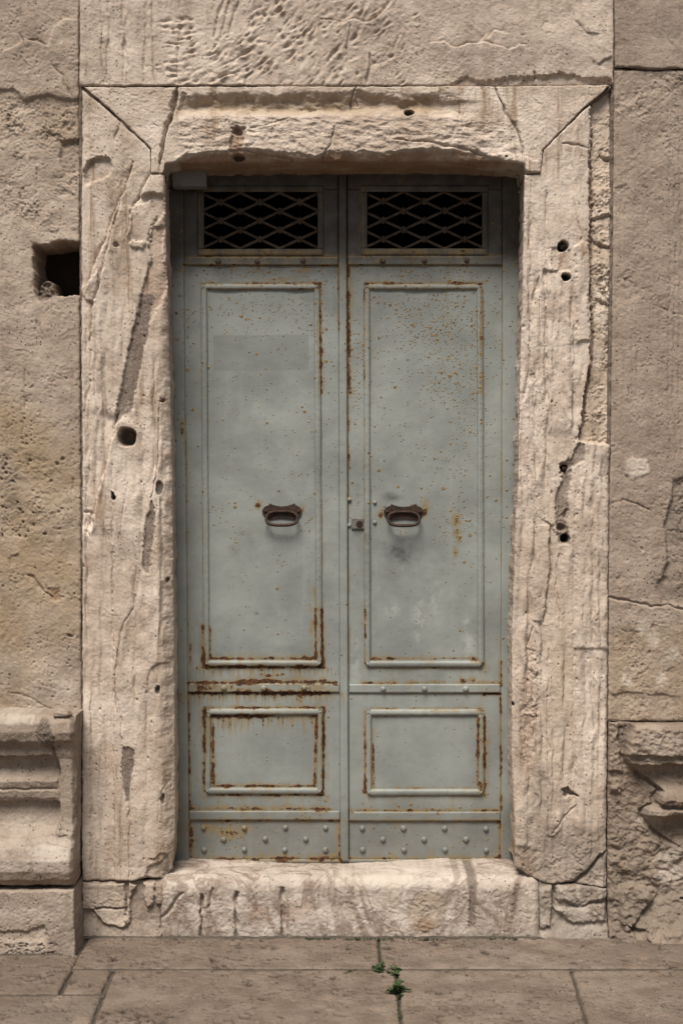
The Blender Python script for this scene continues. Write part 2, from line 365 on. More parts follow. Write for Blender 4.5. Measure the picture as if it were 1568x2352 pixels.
# ------------------------------------------------------------------ ground
pave = link('pavement', mesh_np('pavement', np.array([[-40,-60,-.0105],[40,-60,-.0105],[40,40,-.0105],[-40,40,-.0105]]), np.array([[0,1,2,3]])), M_dirt)
pave['kind'] = 'structure'
def slab(x0, x1, y0, y1, seed, pitch=(.004, .006), dz=0.0, tilt=0.0, grey=0.0, skew0=0.0, skew1=0.0):
    nu = max(3, int((x1-x0)/pitch[0])); nv = max(3, int((y1-y0)/pitch[1]))
    u = np.linspace(0, 1, nu)[None, :]; v = np.linspace(0, 1, nv)[:, None]
    xl = x0+skew0*(1-v); xr = x1+skew1*(1-v)
    X = xl+(xr-xl)*u; Y = y0+(y1-y0)*v+0*u
    X = X+.004*fbm(X*14, Y*14, 4, 301)+.0015*pn(X*90, Y*90, 303); Y = Y+.004*fbm(X*14, Y*14, 4, 305)+.0015*pn(X*90, Y*90, 307)
    q = seed
    h = .004*fbm(X*3, Y*3, 3, q)+.0014*fbm(X*22, Y*30, 4, q+3)+.0006*fbm(X*120, Y*120, 2, q+5)
    d, val = worley(X*30+.4*fbm(X*30, Y*30, 2, q), Y*60, q+7); k = sst(.08, .45, fbm(X*5, Y*9, 3, q+9))*(val > .45)
    h -= .009*k*sst(.45, .15, d)
    h -= .012*sst(.27, .40, fbm(X*16, Y*26, 5, q+11, .6))*sst(-.05, .15, fbm(X*4, Y*6, 2, q+19))
    spot = 0*X
    for sc, kk, th in ((24, 21, .66), (42, 23, .62), (80, 27, .78)):
        d, val = worley(X*sc+.5*fbm(X*40, Y*40, 2, q+kk), Y*sc*1.15+.5*fbm(X*40, Y*40, 2, q+kk+1), q+kk); cl = sst(-.05, .35, fbm(X*4.5+kk, Y*6, 3, q+kk+2)); sz = .08+.30*((val-th)/(1-th))*cl
        spot = np.maximum(spot, np.where(val > th, sst(sz+.06, sz-.04, d)*cl, 0))
    h -= .010*spot
    de = np.minimum(np.minimum(X-xl, xr-X), np.minimum(Y-y0, y1-Y)); r = .010*(1+.8*fbm(X*20, Y*20, 3, q+13))
    t = np.clip(1-de/np.maximum(r, .002), 0, 1); h -= .008*(1-np.sqrt(np.clip(1-t*t, 0, 1)))+.005*t*np.abs(pn(X*60, Y*60, q+15))
    Z = h+dz+tilt*u
    V = np.stack([X, Y, Z], -1).reshape(-1, 3); Q = [grid_quads(nv, nu)[:, ::-1]]
    idx = np.arange(nu*nv).reshape(nv, nu); loop = np.concatenate([idx[0,:-1], idx[:-1,-1], idx[-1,:0:-1], idx[:0:-1,0]]); n = len(loop)
    low = V[loop].copy(); low[:,2] = -.06; cur = len(V)+np.arange(n)
    Q.append(np.stack([loop, cur, np.roll(cur, -1), np.roll(loop, -1)], 1))
    me = mesh_np('paving_slab', np.concatenate([V, low]), np.concatenate(Q))
    z = np.zeros(len(V)); dk = (sst(.28, .42, fbm(X*16, Y*26, 5, q+11, .6))*sst(-.05, .15, fbm(X*4, Y*6, 2, q+19))).ravel()*.6; dk = np.maximum(dk, .85*spot.ravel())
    set_attr(me, 'masks', [z, z, z, dk]); set_attr(me, 'masks2', [z, z+grey*sst(-.2, .4, fbm(X*4, Y*5, 3, q+17)).ravel()])
    return link('paving_slab', me, M_pave, pave)
J = .0035
slab(-.868, .127-J, -.337, .03, 401, skew0=.0, skew1=.0)
slab(.127+J, 1.9, -.337, .03, 411, grey=.5)
slab(-1.9, -.860-J, -.577, -.21, 421, tilt=.004, grey=.3)
slab(-.857, -.732-J, -.575, -.349, 431, skew0=.006, skew1=.002, grey=.2)
slab(-1.9, -.725-J, -1.10, -.587, 441, grey=.7, skew1=.018)
slab(-.728+J, .175-J, -1.10, -.351, 451, skew0=.020, skew1=-.006)
slab(.177+J, .735-J, -1.10, -.351, 461, skew0=-.006, skew1=-.045)
slab(.735+J, 1.9, -1.10, -.351, 471, skew0=-.045, grey=.4)
for k, (a, b_) in enumerate(((-1.9, -.55), (-.54, .42), (.43, 1.9))): slab(a, b_, -1.75, -1.108, 481+k*9, pitch=(.012, .02))

def dirt_strip(x0, x1, y0, y1, z, seed, amp=.002):
    n = int((x1-x0)/.006); X = np.linspace(x0, x1, n); rows = []
    for k, f in enumerate((0, .25, .5, .75, 1)):
        Y = y0+(y1-y0)*f+.004*fbm(X*14, X*0+y0*14, 4, 305)+.0012*fbm(X*60, X*0+k, 2, seed+k); rows.append(np.stack([X, Y, z-(.006 if k in (0, 4) else 0)+amp*fbm(X*25, X*0+k*.7, 3, seed+9)], -1))
    V = np.stack(rows, 0).reshape(-1, 3); link('joint_dirt', mesh_np('joint_dirt', V, grid_quads(5, n)[:, ::-1]), M_dirt, pave)
dirt_strip(-.87, 1.9, -.354, -.334, -.0022, 611); dirt_strip(-1.9, -.72, -.590, -.572, -.0022, 621); dirt_strip(-.62, .70, -.034, -.004, .003, 631, .004); dirt_strip(-.90, -.62, -.022, .004, .003, 641, .004); dirt_strip(-1.9, -.92, -.222, -.195, .003, 651, .004)
# ------------------------------------------------------------------ wall
wall = empty('stone_wall', (0, .3, 0), 'weathered beige wall of huge worn stone blocks surrounding the doorway', 'wall')
def box_mesh(name, boxes):
    V = []; F = []
    for (x0, x1, y0, y1, z0, z1) in boxes:
        k = len(V); V += [(x, y, z) for x in (x0, x1) for y in (y0, y1) for z in (z0, z1)]
        F += [[k+i for i in f] for f in ((0,1,3,2),(4,6,7,5),(0,4,5,1),(2,3,7,6),(0,2,6,4),(1,5,7,3))]
    return mesh_np(name, np.array(V), np.array(F), False)
link('wall_core', box_mesh('wall_core', [(-2.1, -.66, .27, .9, -.05, 3.9), (.66, 2.1, .27, .9, -.05, 3.9), (-.66, .66, .30, .9, 2.68, 3.9), (-.66, .66, .31, .9, -.05, .19)]), M_core, wall)

def w_left(F):
    F.base(.007, .0028, .0010, .009, pits=.004)
    F.area([(-400,215),(0,208),(60,228),(130,222),(195,232),(195,545),(100,540),(40,500),(-400,520)], -.006, 14, None, 0, .010, 13)
    F.area([(-300,225),(195,235),(195,330),(-300,330)], -.003, 14, 'ochre', .25, .012, 9)
    F.step([(195,226),(150,228),(110,217),(55,228),(30,203),(-40,206),(-300,200)][::-1], .008, 60, 4)
    F.step([(0,120),(30,110),(55,88),(110,105),(125,62),(150,43),(180,45)], -.009, 30)
    F.step([(120,150),(145,172),(150,200),(168,225)], -.008, 22); F.crack([(120,150),(145,172),(150,200),(168,225)], 1.8, .009)
    F.crack([(45,75),(55,92),(85,90),(110,105)], 1.6, .008); F.step([(52,128),(65,145),(66,162),(54,170)], .005, 14)
    F.area([(140,322),(195,318),(195,395),(150,398),(138,360)], -.012, 5, None, 0, .005, 8)
    F.step([(140,330),(158,320),(190,318)], .010, 20)
    F.crack([(45,440),(55,470),(50,495)], 1.5, .006)
    F.area([(-300,930),(60,900),(120,1000),(195,1040),(195,1440),(100,1500),(0,1660),(-300,1660)], 0, 40, 'ochre', .85)
    F.area([(5,1060),(40,1030),(110,1060),(160,1110),(150,1180),(60,1230),(0,1240)], -.003, 12, None, 0, .008, 8)
    rs = random.Random(4)
    for k in range(46): F.pit(rs.uniform(0,150), rs.uniform(1040,1250), rs.uniform(1.5,5), rs.uniform(1.5,6), rs.uniform(.005,.014), 2)
    for k in range(24): F.pit(rs.uniform(45,75), rs.uniform(860,1030), rs.uniform(1.2,3), rs.uniform(1.5,4), .008, 2)
    for k in range(40): F.pit(rs.uniform(-10,178), rs.uniform(1250,1630), rs.uniform(1.5,4), rs.uniform(1.5,4), rs.uniform(.004,.010), 2)
    F.step([(30,1308),(22,1292),(28,1276),(48,1270)], .006, 16); F.crack([(62,1318),(75,1325),(90,1348),(120,1372)], 2.2, .010)
    F.area([(108,1350),(135,1350),(138,1378),(118,1380)], -.006, 3, 'red', .8, .004, 5); F.pit(160,1460,7,5,.010)
    F.crack([(85,735),(92,760),(96,790)], 1.3, .005); F.crack([(55,850),(60,930),(50,1005)], 1.4, .006)
    F.crack([(165,1100),(168,1125)], 1.5, .008); F.crack([(20,1590),(60,1598),(140,1640)], 1.4, .006)
    F.stain(25,1130,30,60,'dark',.25); F.stain(60,1600,90,26,'grey',.6); F.stain(150,1590,30,40,'pale',.5); F.stain(20,1560,40,60,'grey',.5)
    # square socket
    z = lambda p: C(60, 660, 5.227, p)
    outer = z([(140,235),(420,260),(560,190),(960,215),(975,1095),(560,1090),(450,1160),(290,1175),(225,1080),(165,900),(180,780),(165,480)])
    inner = z([(215,330),(240,290),(420,275),(690,240),(990,250),(990,1060),(560,1075),(300,1100),(235,1040),(225,795),(205,560)])
    b = F.box(outer, 20); d = inside(F.px[b], F.py[b], outer)+2*F.rough[b]
    F.h[b] -= .036*sst(-1, 26, d); F.m['red'][b] = np.maximum(F.m['red'][b], .55*sst(0, 10, d))
    d = inside(F.px[b], F.py[b], inner)+1.2*F.rough[b]; F.h[b] -= .16*sst(-.8, 1.6, d); F.m['dark'][b] = np.maximum(F.m['dark'][b], 1.0*sst(2.5, 6, d))  # socket interior coloured near black, its shade put into the mask
    lump = z([(300,820),(385,795),(480,840),(520,1000),(560,1080),(430,1150),(290,1160),(240,1080),(250,900)])
    k = sst(-2, 3, inside(F.px[b], F.py[b], lump)+2*F.rough[b]); F.h[b] += k*np.maximum(0, -.050+.012*F.rough[b]-F.h[b]); F.m['mortar'][b] = np.maximum(F.m['mortar'][b], .9*k); F.m['dark'][b] *= 1-k
BL = -560
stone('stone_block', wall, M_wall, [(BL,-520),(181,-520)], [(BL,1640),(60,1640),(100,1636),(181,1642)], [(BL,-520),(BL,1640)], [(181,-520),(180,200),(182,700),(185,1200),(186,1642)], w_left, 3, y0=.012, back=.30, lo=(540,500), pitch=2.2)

def w_top(F):
    F.base(.007, .0022, .0009, .006)
    F.h += .0025*ridge(F.ox/26+.3*fbm(F.ox/50, F.oy/90, 2, 5), F.oy/260, 2, 6)*sst(430, 330, F.ox)
    for x0, x1, x2 in ((248,252,245),(285,292,283),(287,282,296),(333,336,330),(352,350,356),(233,236,240),(410,418,405)):
        F.crack([(x0,-60),(x1,40),(x0,110),(x2,190)], 2.4, .007)
    for x in (520, 540, 505): F.crack([(x+8,0),(x-4,40),(x-14,85)], 2.2, .008)
    rs = random.Random(11)
    for k in range(560):
        x = rs.uniform(362, 960); y = rs.uniform(-60, 196)
        lim = 50 if x < 480 else (70 if x < 560 else -70)
        if y < lim+(rs.random()-.5)*30: continue
        if x > 720 and rs.random() < (x-720)/300: continue
        a = radians(-12-38*min(1, max(0, (x-400)/260))+rs.uniform(-22, 22)); L = 5+13*rs.random()**1.6; W = rs.uniform(1.8, 5.2); dp = .0015+.0075*rs.random()**1.5
        b = F.box([(x, y)], 22); dx = F.px[b]-x; dy = F.py[b]-y
        u = (dx*math.cos(a)+dy*math.sin(a))/L; v = (-dx*math.sin(a)+dy*math.cos(a))/W
        F.h[b] -= dp*np.exp(-(u**2)*1.4)*(np.exp(-v**2)-.55*np.exp(-(v-1.9)**2))
    for q, h in (([(908,-40),(900,5),(874,30),(852,48),(839,50),(814,40),(790,50),(735,44)], .016), ([(979,98),(1019,92),(1039,107),(1104,94),(1114,75)], -.008), ([(1042,107),(1075,100),(1114,95),(1164,112),(1209,100)], -.009), ([(1115,88),(1135,70),(1170,75)], -.005), ([(1310,10),(1320,45),(1345,75),(1380,80)], .005)):
        F.step(q, h, 34); F.crack(q, 1.6, abs(h)*.6)
    F.crack([(849,120),(852,150),(843,175),(839,197)], 2.2, .012); F.crack([(803,60),(796,110),(800,150)], 1.8, .008); F.crack([(580,165),(566,180),(560,200)], 2.2, .009)
    F.area([(1029,196),(1044,190),(1060,180),(1074,177),(1109,187),(1154,177),(1184,175),(1240,172),(1284,167),(1334,175),(1399,182),(1412,200),(1412,215),(1020,215)], -.022, 3, None, 0, .008, 8)
    F.step([(1405,182),(1334,175),(1284,167),(1184,175),(1154,177),(1109,187),(1074,177),(1044,190),(1024,196)], .010, 40)
    F.crack([(1226,162),(1230,188)], 1.6, .012); F.step([(1372,150),(1385,135),(1405,128)], .008, 20)
    F.area([(880,60),(1000,40),(1040,100),(1040,180),(900,195),(860,120)], -.003, 20, None, 0, .007, 14)
stone('stone_block', wall, M_top, [(185,-520),(1407,-520)], [(186,196),(300,196),(420,195),(800,196),(1100,195),(1407,192)], [(185,-520),(184,196)], [(1407,-520),(1407,192)], w_top, 13, y0=-.004, lo=(0,500), pitch=2.0, ed=.006, er=5)

def w_rtop(F):
    F.base(.006, .002, .0009, .006, streak=.0008); F.m['grey'] += .35
    F.crack([(1500,20),(1560,140)], 1.0, .003)
stone('stone_block', wall, M_wallr, [(1411,-520),(2130,-520)], [(1411,153),(1460,154),(1500,158),(1530,156),(1560,156),(2130,158)], [(1411,-520),(1411,153)], [(2130,-520),(2130,158)], w_rtop, 23, y0=.004, lo=(0,500), hi=(530,0), pitch=2.4)

def w_right(F):
    F.base(.007, .0024, .0010, .008, streak=.0012, sy=150, pits=.003)
    F.area([(1405,160),(1568,165),(1700,165),(1700,330),(1500,360),(1440,300),(1408,290)], -.003, 20, None, 0, .010, 10)
    for x in (1536, 1548, 1560): F.crack([(x,300),(x+3,600),(x-3,900),(x+4,1050)], 1.6, .004)
    F.area([(1408,430),(1440,425),(1448,470),(1432,500),(1410,490)], -.004, 5, None, 0, .008, 7)
    F.area([(1412,640),(1440,625),(1475,680),(1440,695),(1410,680)], -.003, 6, None, 0, .006, 6)
    F.crack([(1480,690),(1510,705),(1568,725)], 1.2, .004)
    F.crack([(1397,1160),(1429,1146),(1459,1156),(1494,1173)], 1.4, .007); F.crack([(1394,1373),(1434,1378),(1494,1393),(1530,1388),(1580,1402),(1700,1410)], 1.6, .010, False)
    F.area([(1436,1062),(1452,1050),(1486,1058),(1490,1085),(1455,1102),(1434,1090)], .004, 3, 'pale', .75, .003, 6)
    F.area([(1545,1105),(1568,1098),(1640,1100),(1640,1385),(1520,1385),(1505,1350),(1535,1290),(1525,1200),(1540,1150)], -.010, 7, 'grey', .5, .012, 9)
    F.step([(1545,1105),(1540,1150),(1525,1200),(1535,1290),(1505,1350)], -.006, 20)
    F.pit(1528,1330,8,12,.008,2,'red',.4)
    for (x, y, r) in ((1480,1130,2.5),(1475,1260,4),(1440,1285,3),(1420,1330,5),(1490,1500,4),(1450,1480,5),(1500,1440,6)): F.pit(x, y, r, r*1.4, .006, 2)
    for (x, y) in ((1500,1470),(1475,1440),(1520,1560),(1440,1560),(1545,1500)): F.stain(x, y, 16, 20, 'pale', .6)
    F.area([(1395,1450),(1568,1430),(1700,1430),(1700,1660),(1395,1660)], -.003, 20, 'ochre', .55, .007, 14)
    F.step([(1398,1596),(1440,1590),(1568,1600)], .006, 40)
    F.m['grey'] += .30*sst(1400, 1620, F.ox+60*F.rough)
stone('stone_block', wall, M_wallr, [(1410,161),(1460,161),(1500,164),(1560,162),(2130,163)], [(1397,1653),(1440,1656),(1500,1655),(2130,1656)], [(1410,161),(1409,430),(1403,1000),(1399,1200),(1397,1653)], [(2130,163),(2130,1656)], w_right, 31, y0=.010, hi=(530,0), pitch=2.2, ed=.005)

def bead(pts, yf, w=5):
    L = plen(pts); n = int(L/5)+2; t = np.linspace(0, 1, n); P = poly_eval(pts, t); T = np.gradient(P, axis=0); T /= np.hypot(T[:,0], T[:,1])[:, None]; N = np.stack([-T[:,1], T[:,0]], 1)
    rows = []
    for k, (o, y) in enumerate(((-w, .10), (-w, yf+.006), (0, yf), (w, yf+.006), (w, .10))):
        q = P+N*o; X, Z = to_wall(q[:,0], q[:,1], 0); rows.append(np.stack([X, y+(.012*fbm(t*L/28, t*0+k*.3, 4, 951) if 0 < k < 4 else 0*t), Z], -1))
    V = np.stack(rows, 1).reshape(-1, 3); me = mesh_np('joint_mortar', V, grid_quads(n, 5)); z = np.zeros(len(V)); set_attr(me, 'masks', [z+.9, z, z, z]); set_attr(me, 'masks2', []); link('joint_mortar', me, M_wall, wall)
bead([(183,-300),(183,200),(186,700),(187,1200),(188,1640)], .020); bead([(186,198),(800,198),(1400,195)], .016); bead([(1409,-300),(1408,200),(1407,430),(1401,1000),(1396,1400),(1395,1655)], .018)
bead([(190,203),(239,241),(269,268),(346,342),(346,398),(376,400)], .006, 4); bead([(1402,198),(1382,215),(1341,248),(1247,343),(1240,398)], .010, 4)
bead([(1409,158),(1500,161),(1700,160)], .018); bead([(1395,1656),(1700,1658)], .020)
# ------------------------------------------------------------------ door surround
sur = empty('door_surround', (0, .1, .22), 'eroded pale marble door surround, two jambs carrying a chipped mitred lintel', 'door surround')
def lintel(F):
    F.base(.004, .0022, .0010, .007)
    x, y = F.px, F.py; ww = fbm(x/90, y/90, 3, 901)
    xm = sst(398, 424, x+.35*(y-240))*sst(1075, 960, x)
    F.h -= .026*xm*(1+.5*fbm(x/40, y/30, 3, 913))*sst(208, 236, y+9*ww+6*fbm(x/25, y/25, 3, 915))*sst(272, 246, y-6*ww+ .008*(x-420))
    F.m['ochre'] += .8*xm*sst(212, 230, y)*sst(272, 250, y)
    F.h -= .012*sst(960, 1030, x)*sst(1120, 1040, x)*sst(228, 240, y)*sst(275, 256, y)
    hz = fbm(x/30, y/15, 5, 905); m = sst(380, 430, x)*sst(1230, 1150, x)*sst(262, 276, y)
    F.h += m*(.0060*hz+.0022*ridge(x/60, y/20, 3, 907))
    yl = np.interp(x, [190,345,366,400,430,480,530,575,650,725,784,880,934,1000,1060,1110,1128,1180,1250,1410], [420,418,412,372,350,344,340,340,346,354,345,348,342,338,342,350,360,376,410,420])+6*ww+4*fbm(x/24, y/60, 3, 911)
    mm = sst(366, 402, x)*sst(1225, 1196, x); t = np.clip((y-yl)/26, 0, 1.3)
    F.h -= mm*(.030*t**1.2+.004*sst(0, 3, y-yl)); F.m['red'] = np.maximum(F.m['red'], mm*.9*sst(-2, 12, y-yl))
    F.crack([(410,196),(400,240),(386,280),(374,330),(366,374)], 2.6, .030); F.crack([(366,370),(367,398)], 1.2, .012)
    F.crack([(1136,198),(1148,228),(1160,258),(1184,290),(1198,330),(1204,392)], 1.7, .012)
    F.crack([(768,290),(760,325),(745,355),(720,398)], 1.5, .010); F.crack([(816,198),(806,225),(804,250)], 1.8, .012); F.crack([(814,225),(822,240)], 1.4, .008)
    F.crack([(560,342),(600,352),(650,360),(700,368)], 1.8, .009); F.crack([(895,318),(980,325),(1060,340),(1120,360)], 1.6, .010)
    F.crack([(575,293),(620,285),(660,272)], 1.3, .005)
    F.area([(530,292),(545,289),(566,292),(563,310),(558,322),(556,370),(532,372),(528,322),(533,310)], -.010, 2.5, 'red', .75, .003, 6); F.pit(546,301,13,11,.016,3,'dark',.35)
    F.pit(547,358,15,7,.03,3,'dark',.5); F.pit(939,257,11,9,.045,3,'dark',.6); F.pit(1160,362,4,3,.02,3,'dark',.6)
    F.area([(1126,355),(1165,352),(1235,370),(1242,398),(1205,396),(1150,376),(1128,372)], .006, 3)
    F.step([(430,212),(412,258)], .006, 14); F.step([(390,250),(378,300)], .005, 20)
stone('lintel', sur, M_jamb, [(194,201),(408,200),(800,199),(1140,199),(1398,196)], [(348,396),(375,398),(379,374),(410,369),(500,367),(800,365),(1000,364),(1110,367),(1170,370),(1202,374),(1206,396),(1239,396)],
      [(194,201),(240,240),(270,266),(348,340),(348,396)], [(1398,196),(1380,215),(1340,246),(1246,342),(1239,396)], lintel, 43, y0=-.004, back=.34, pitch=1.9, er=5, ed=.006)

def flutes(F, lst, seed):
    for k, (x0, ya, yb_, w, dep) in enumerate(lst):
        xx = x0+7*fbm(F.oy/150, F.oy*0+k*3.1, 3, seed+k)+2*fbm(F.oy/25, F.oy*0+k*1.7, 2, seed+k+5)
        ww = 1.5*w*np.clip(1+1.0*fbm(F.oy/60, F.ox*0+k, 2, seed+k+9), .4, 2); en = sst(ya, ya+60, F.oy)*sst(yb_, yb_-60, F.oy)*np.clip(.7+1.2*fbm(F.oy/80, F.oy*0+k*2.3, 2, seed+k+7), 0, 1.3)
        d = (F.ox-xx)/ww; F.h += dep*en*(.45*np.exp(-(d+2.2)**2)-np.exp(-np.where(d < 0, d*d*2.5, d*d*.5)))
def jamb_l(F):
    F.base(.006, .0019, .0008, .005, streak=.0008, sy=120)
    x, y = F.px, F.py
    lowm = sst(1040, 1160, y); xb = np.interp(y, [0,1100,2100], [205,207,210])
    F.h += lowm*(.008*sst(xb+1.5, xb-1.5, x)*sst(1560, 1640, y)+.010*sst(258.5, 261.5, x-.004*(y-1300)))
    F.h -= .035*sst(0, 1, (x-352)/50)**2*sst(400, 520, y)+.014*sst(365, 402, x)
    z1 = lambda p: [(a/2, b/2) for a, b in p]; z3 = lambda p: [(a/2, 705.6+b/2) for a, b in p]; z5 = lambda p: [(a/2, 1489.6+b/2) for a, b in p]
    L1 = z1([(612,745),(580,850),(545,930),(510,1000),(490,1080),(440,1190),(410,1270),(380,1350)])
    L2 = z1([(560,915),(530,1010),(490,1150),(465,1270),(430,1400),(410,1568)]); L3 = z1([(690,790),(665,850),(640,910),(610,950),(595,1030),(575,1110)])
    F.step(L1, .018, 40); F.crack(L1, 1.9, .013); F.step(L2, .015, 34); F.crack(L2, 1.9, .013); F.crack(L3, 1.9, .013); F.step(L3, .016, 30)
    F.area(z1([(640,905),(700,885),(748,892),(760,960),(735,1010),(700,1040),(690,1110),(600,1110),(610,960)]), -.012, 3); F.step(z1([(755,893),(700,885),(640,908)]), -.008, 20)
    F.area(z1([(600,960),(690,920),(720,990),(690,1060),(665,1140),(605,1140)]), .009, 2)
    F.pit(268,563,8,7,.014); F.area(z1([(380,1350),(410,1290),(455,1240),(440,1385),(400,1375)]), .009, 2)
    F.area(z1([(385,790),(410,745),(450,725),(500,728),(520,760),(500,800),(440,830),(395,850)]), -.012, 4, None, 0, .006, 8); F.step(z1([(520,735),(450,722),(405,748),(388,790)]), -.008, 18)
    F.area([(190,250),(240,270),(300,330),(335,400),(290,440),(200,430)], 0, 14, None, 0, .008, 11)
    F.crack(z1([(550,560),(540,600),(525,650)]), 1.6, .008)
    mort = z1([(705,1040),(685,1120),(692,1200),(652,1350),(632,1480)])+z3([(635,20),(605,150),(572,280),(550,400),(532,470),(530,545),(560,500),(590,440),(610,470),(640,300),(660,200),(690,60)])+z1([(690,1480),(735,1400),(765,1330),(765,1240),(742,1170),(750,1040)])
    F.area(mort, -.011, 3, None, 0, .003, 5)
    F.area(z3([(640,-60),(600,150),(572,280),(548,420),(532,470),(530,545),(560,500),(600,480),(640,300),(665,190),(690,60),(712,-60)]), 0, 3, 'mortar', .85)
    F.area(z1([(705,1040),(685,1120),(692,1200),(652,1350),(660,1450),(735,1400),(765,1330),(765,1240),(742,1170),(750,1040)]), 0, 4, 'red', .45, .004, 6)
    Dg = z3([(545,480),(525,560),(490,700),(460,820),(430,960),(415,1050)]); F.step(Dg, .026, 46); F.crack(Dg, 1.6, .010)
    F.crack(z3([(415,200),(410,500),(412,700),(395,900),(400,1000)]), 1.5, .007); F.crack(z3([(735,430),(728,600),(722,760),(695,880)]), 1.6, .009)
    F.step(z3([(655,500),(660,750),(665,900),(650,1180),(655,1300)]), .006, 20); F.crack(z3([(590,810),(570,930),(545,1100)]), 1.2, .005)
    F.crack(z3([(515,720),(520,900),(518,1200),(525,1560)]), 1.4, .009); F.crack(z3([(640,1240),(615,1380),(560,1480),(545,1560)]), 1.4, .007)
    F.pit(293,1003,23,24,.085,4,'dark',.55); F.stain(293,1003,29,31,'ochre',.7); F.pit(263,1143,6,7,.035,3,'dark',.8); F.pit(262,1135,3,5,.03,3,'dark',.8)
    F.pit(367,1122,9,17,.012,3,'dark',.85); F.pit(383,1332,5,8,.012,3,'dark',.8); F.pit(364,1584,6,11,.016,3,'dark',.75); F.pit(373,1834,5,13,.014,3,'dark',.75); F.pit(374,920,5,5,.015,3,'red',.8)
    F.area([(350,1150),(358,1190),(350,1260),(345,1318),(332,1312),(328,1260),(336,1210),(345,1160)], -.009, 2.5, 'mortar', .8, .003, 5)
    F.area([(282,1716),(296,1712),(309,1725),(305,1790),(297,1842),(290,1838),(283,1790),(280,1750)], -.006, 2.5, 'mortar', .9, .003, 5)
    F.crack(z5([(540,0),(530,200),(560,330),(562,450)]), 1.6, .009); F.crack(z5([(590,705),(598,880),(594,1065)]), 1.6, .009)
    F.step(z5([(690,90),(730,72),(785,62)]), .007, 24); F.step(z5([(695,80),(680,150),(690,200)]), -.006, 18)
    F.step(z5([(680,960),(715,958),(740,942),(765,945),(772,980)]), .008, 16); F.area(z5([(685,1000),(770,960),(780,1030),(740,1062),(660,1060)]), -.010, 4, 'grey', .6, .006, 7)
    F.crack(z5([(780,610),(745,650),(730,700),(725,790),(750,805)]), 1.2, .004); F.crack(z3([(385,940),(420,950),(400,1030),(420,1060)]), 2, .010)
    rs = random.Random(5)
    for k in range(40): F.pit(rs.uniform(190,395), rs.uniform(450,2010), rs.uniform(1.2,3), rs.uniform(1.5,5), rs.uniform(.004,.010), 2)
    F.m['ochre'] = np.maximum(F.m['ochre'], .35*sst(1600, 1760, y)*sst(330, 380, x))
    flutes(F, [(222,640,1180,3,.006),(240,760,1240,3.5,.007),(330,960,1560,4,.008),(352,800,1120,3,.007),(312,1250,1700,3,.006),(338,1560,2000,4,.006),(372,960,1500,3,.008),(232,1300,2000,3,.004),(285,560,900,3,.006),(200,720,1500,2.5,.007)], 1)
    F.h += .006*fbm(x/26+.8*fbm(x/80, y/260, 2, 61), y/420, 2, 63)*sst(480, 700, y)
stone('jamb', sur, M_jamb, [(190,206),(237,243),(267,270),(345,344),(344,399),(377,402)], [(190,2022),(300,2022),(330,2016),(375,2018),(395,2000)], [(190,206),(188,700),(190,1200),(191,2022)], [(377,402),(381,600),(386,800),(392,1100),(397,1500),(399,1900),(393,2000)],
      jamb_l, 53, y0=0, back=.34, pitch=1.9, skn=.008, skirt=10, splay=.012)

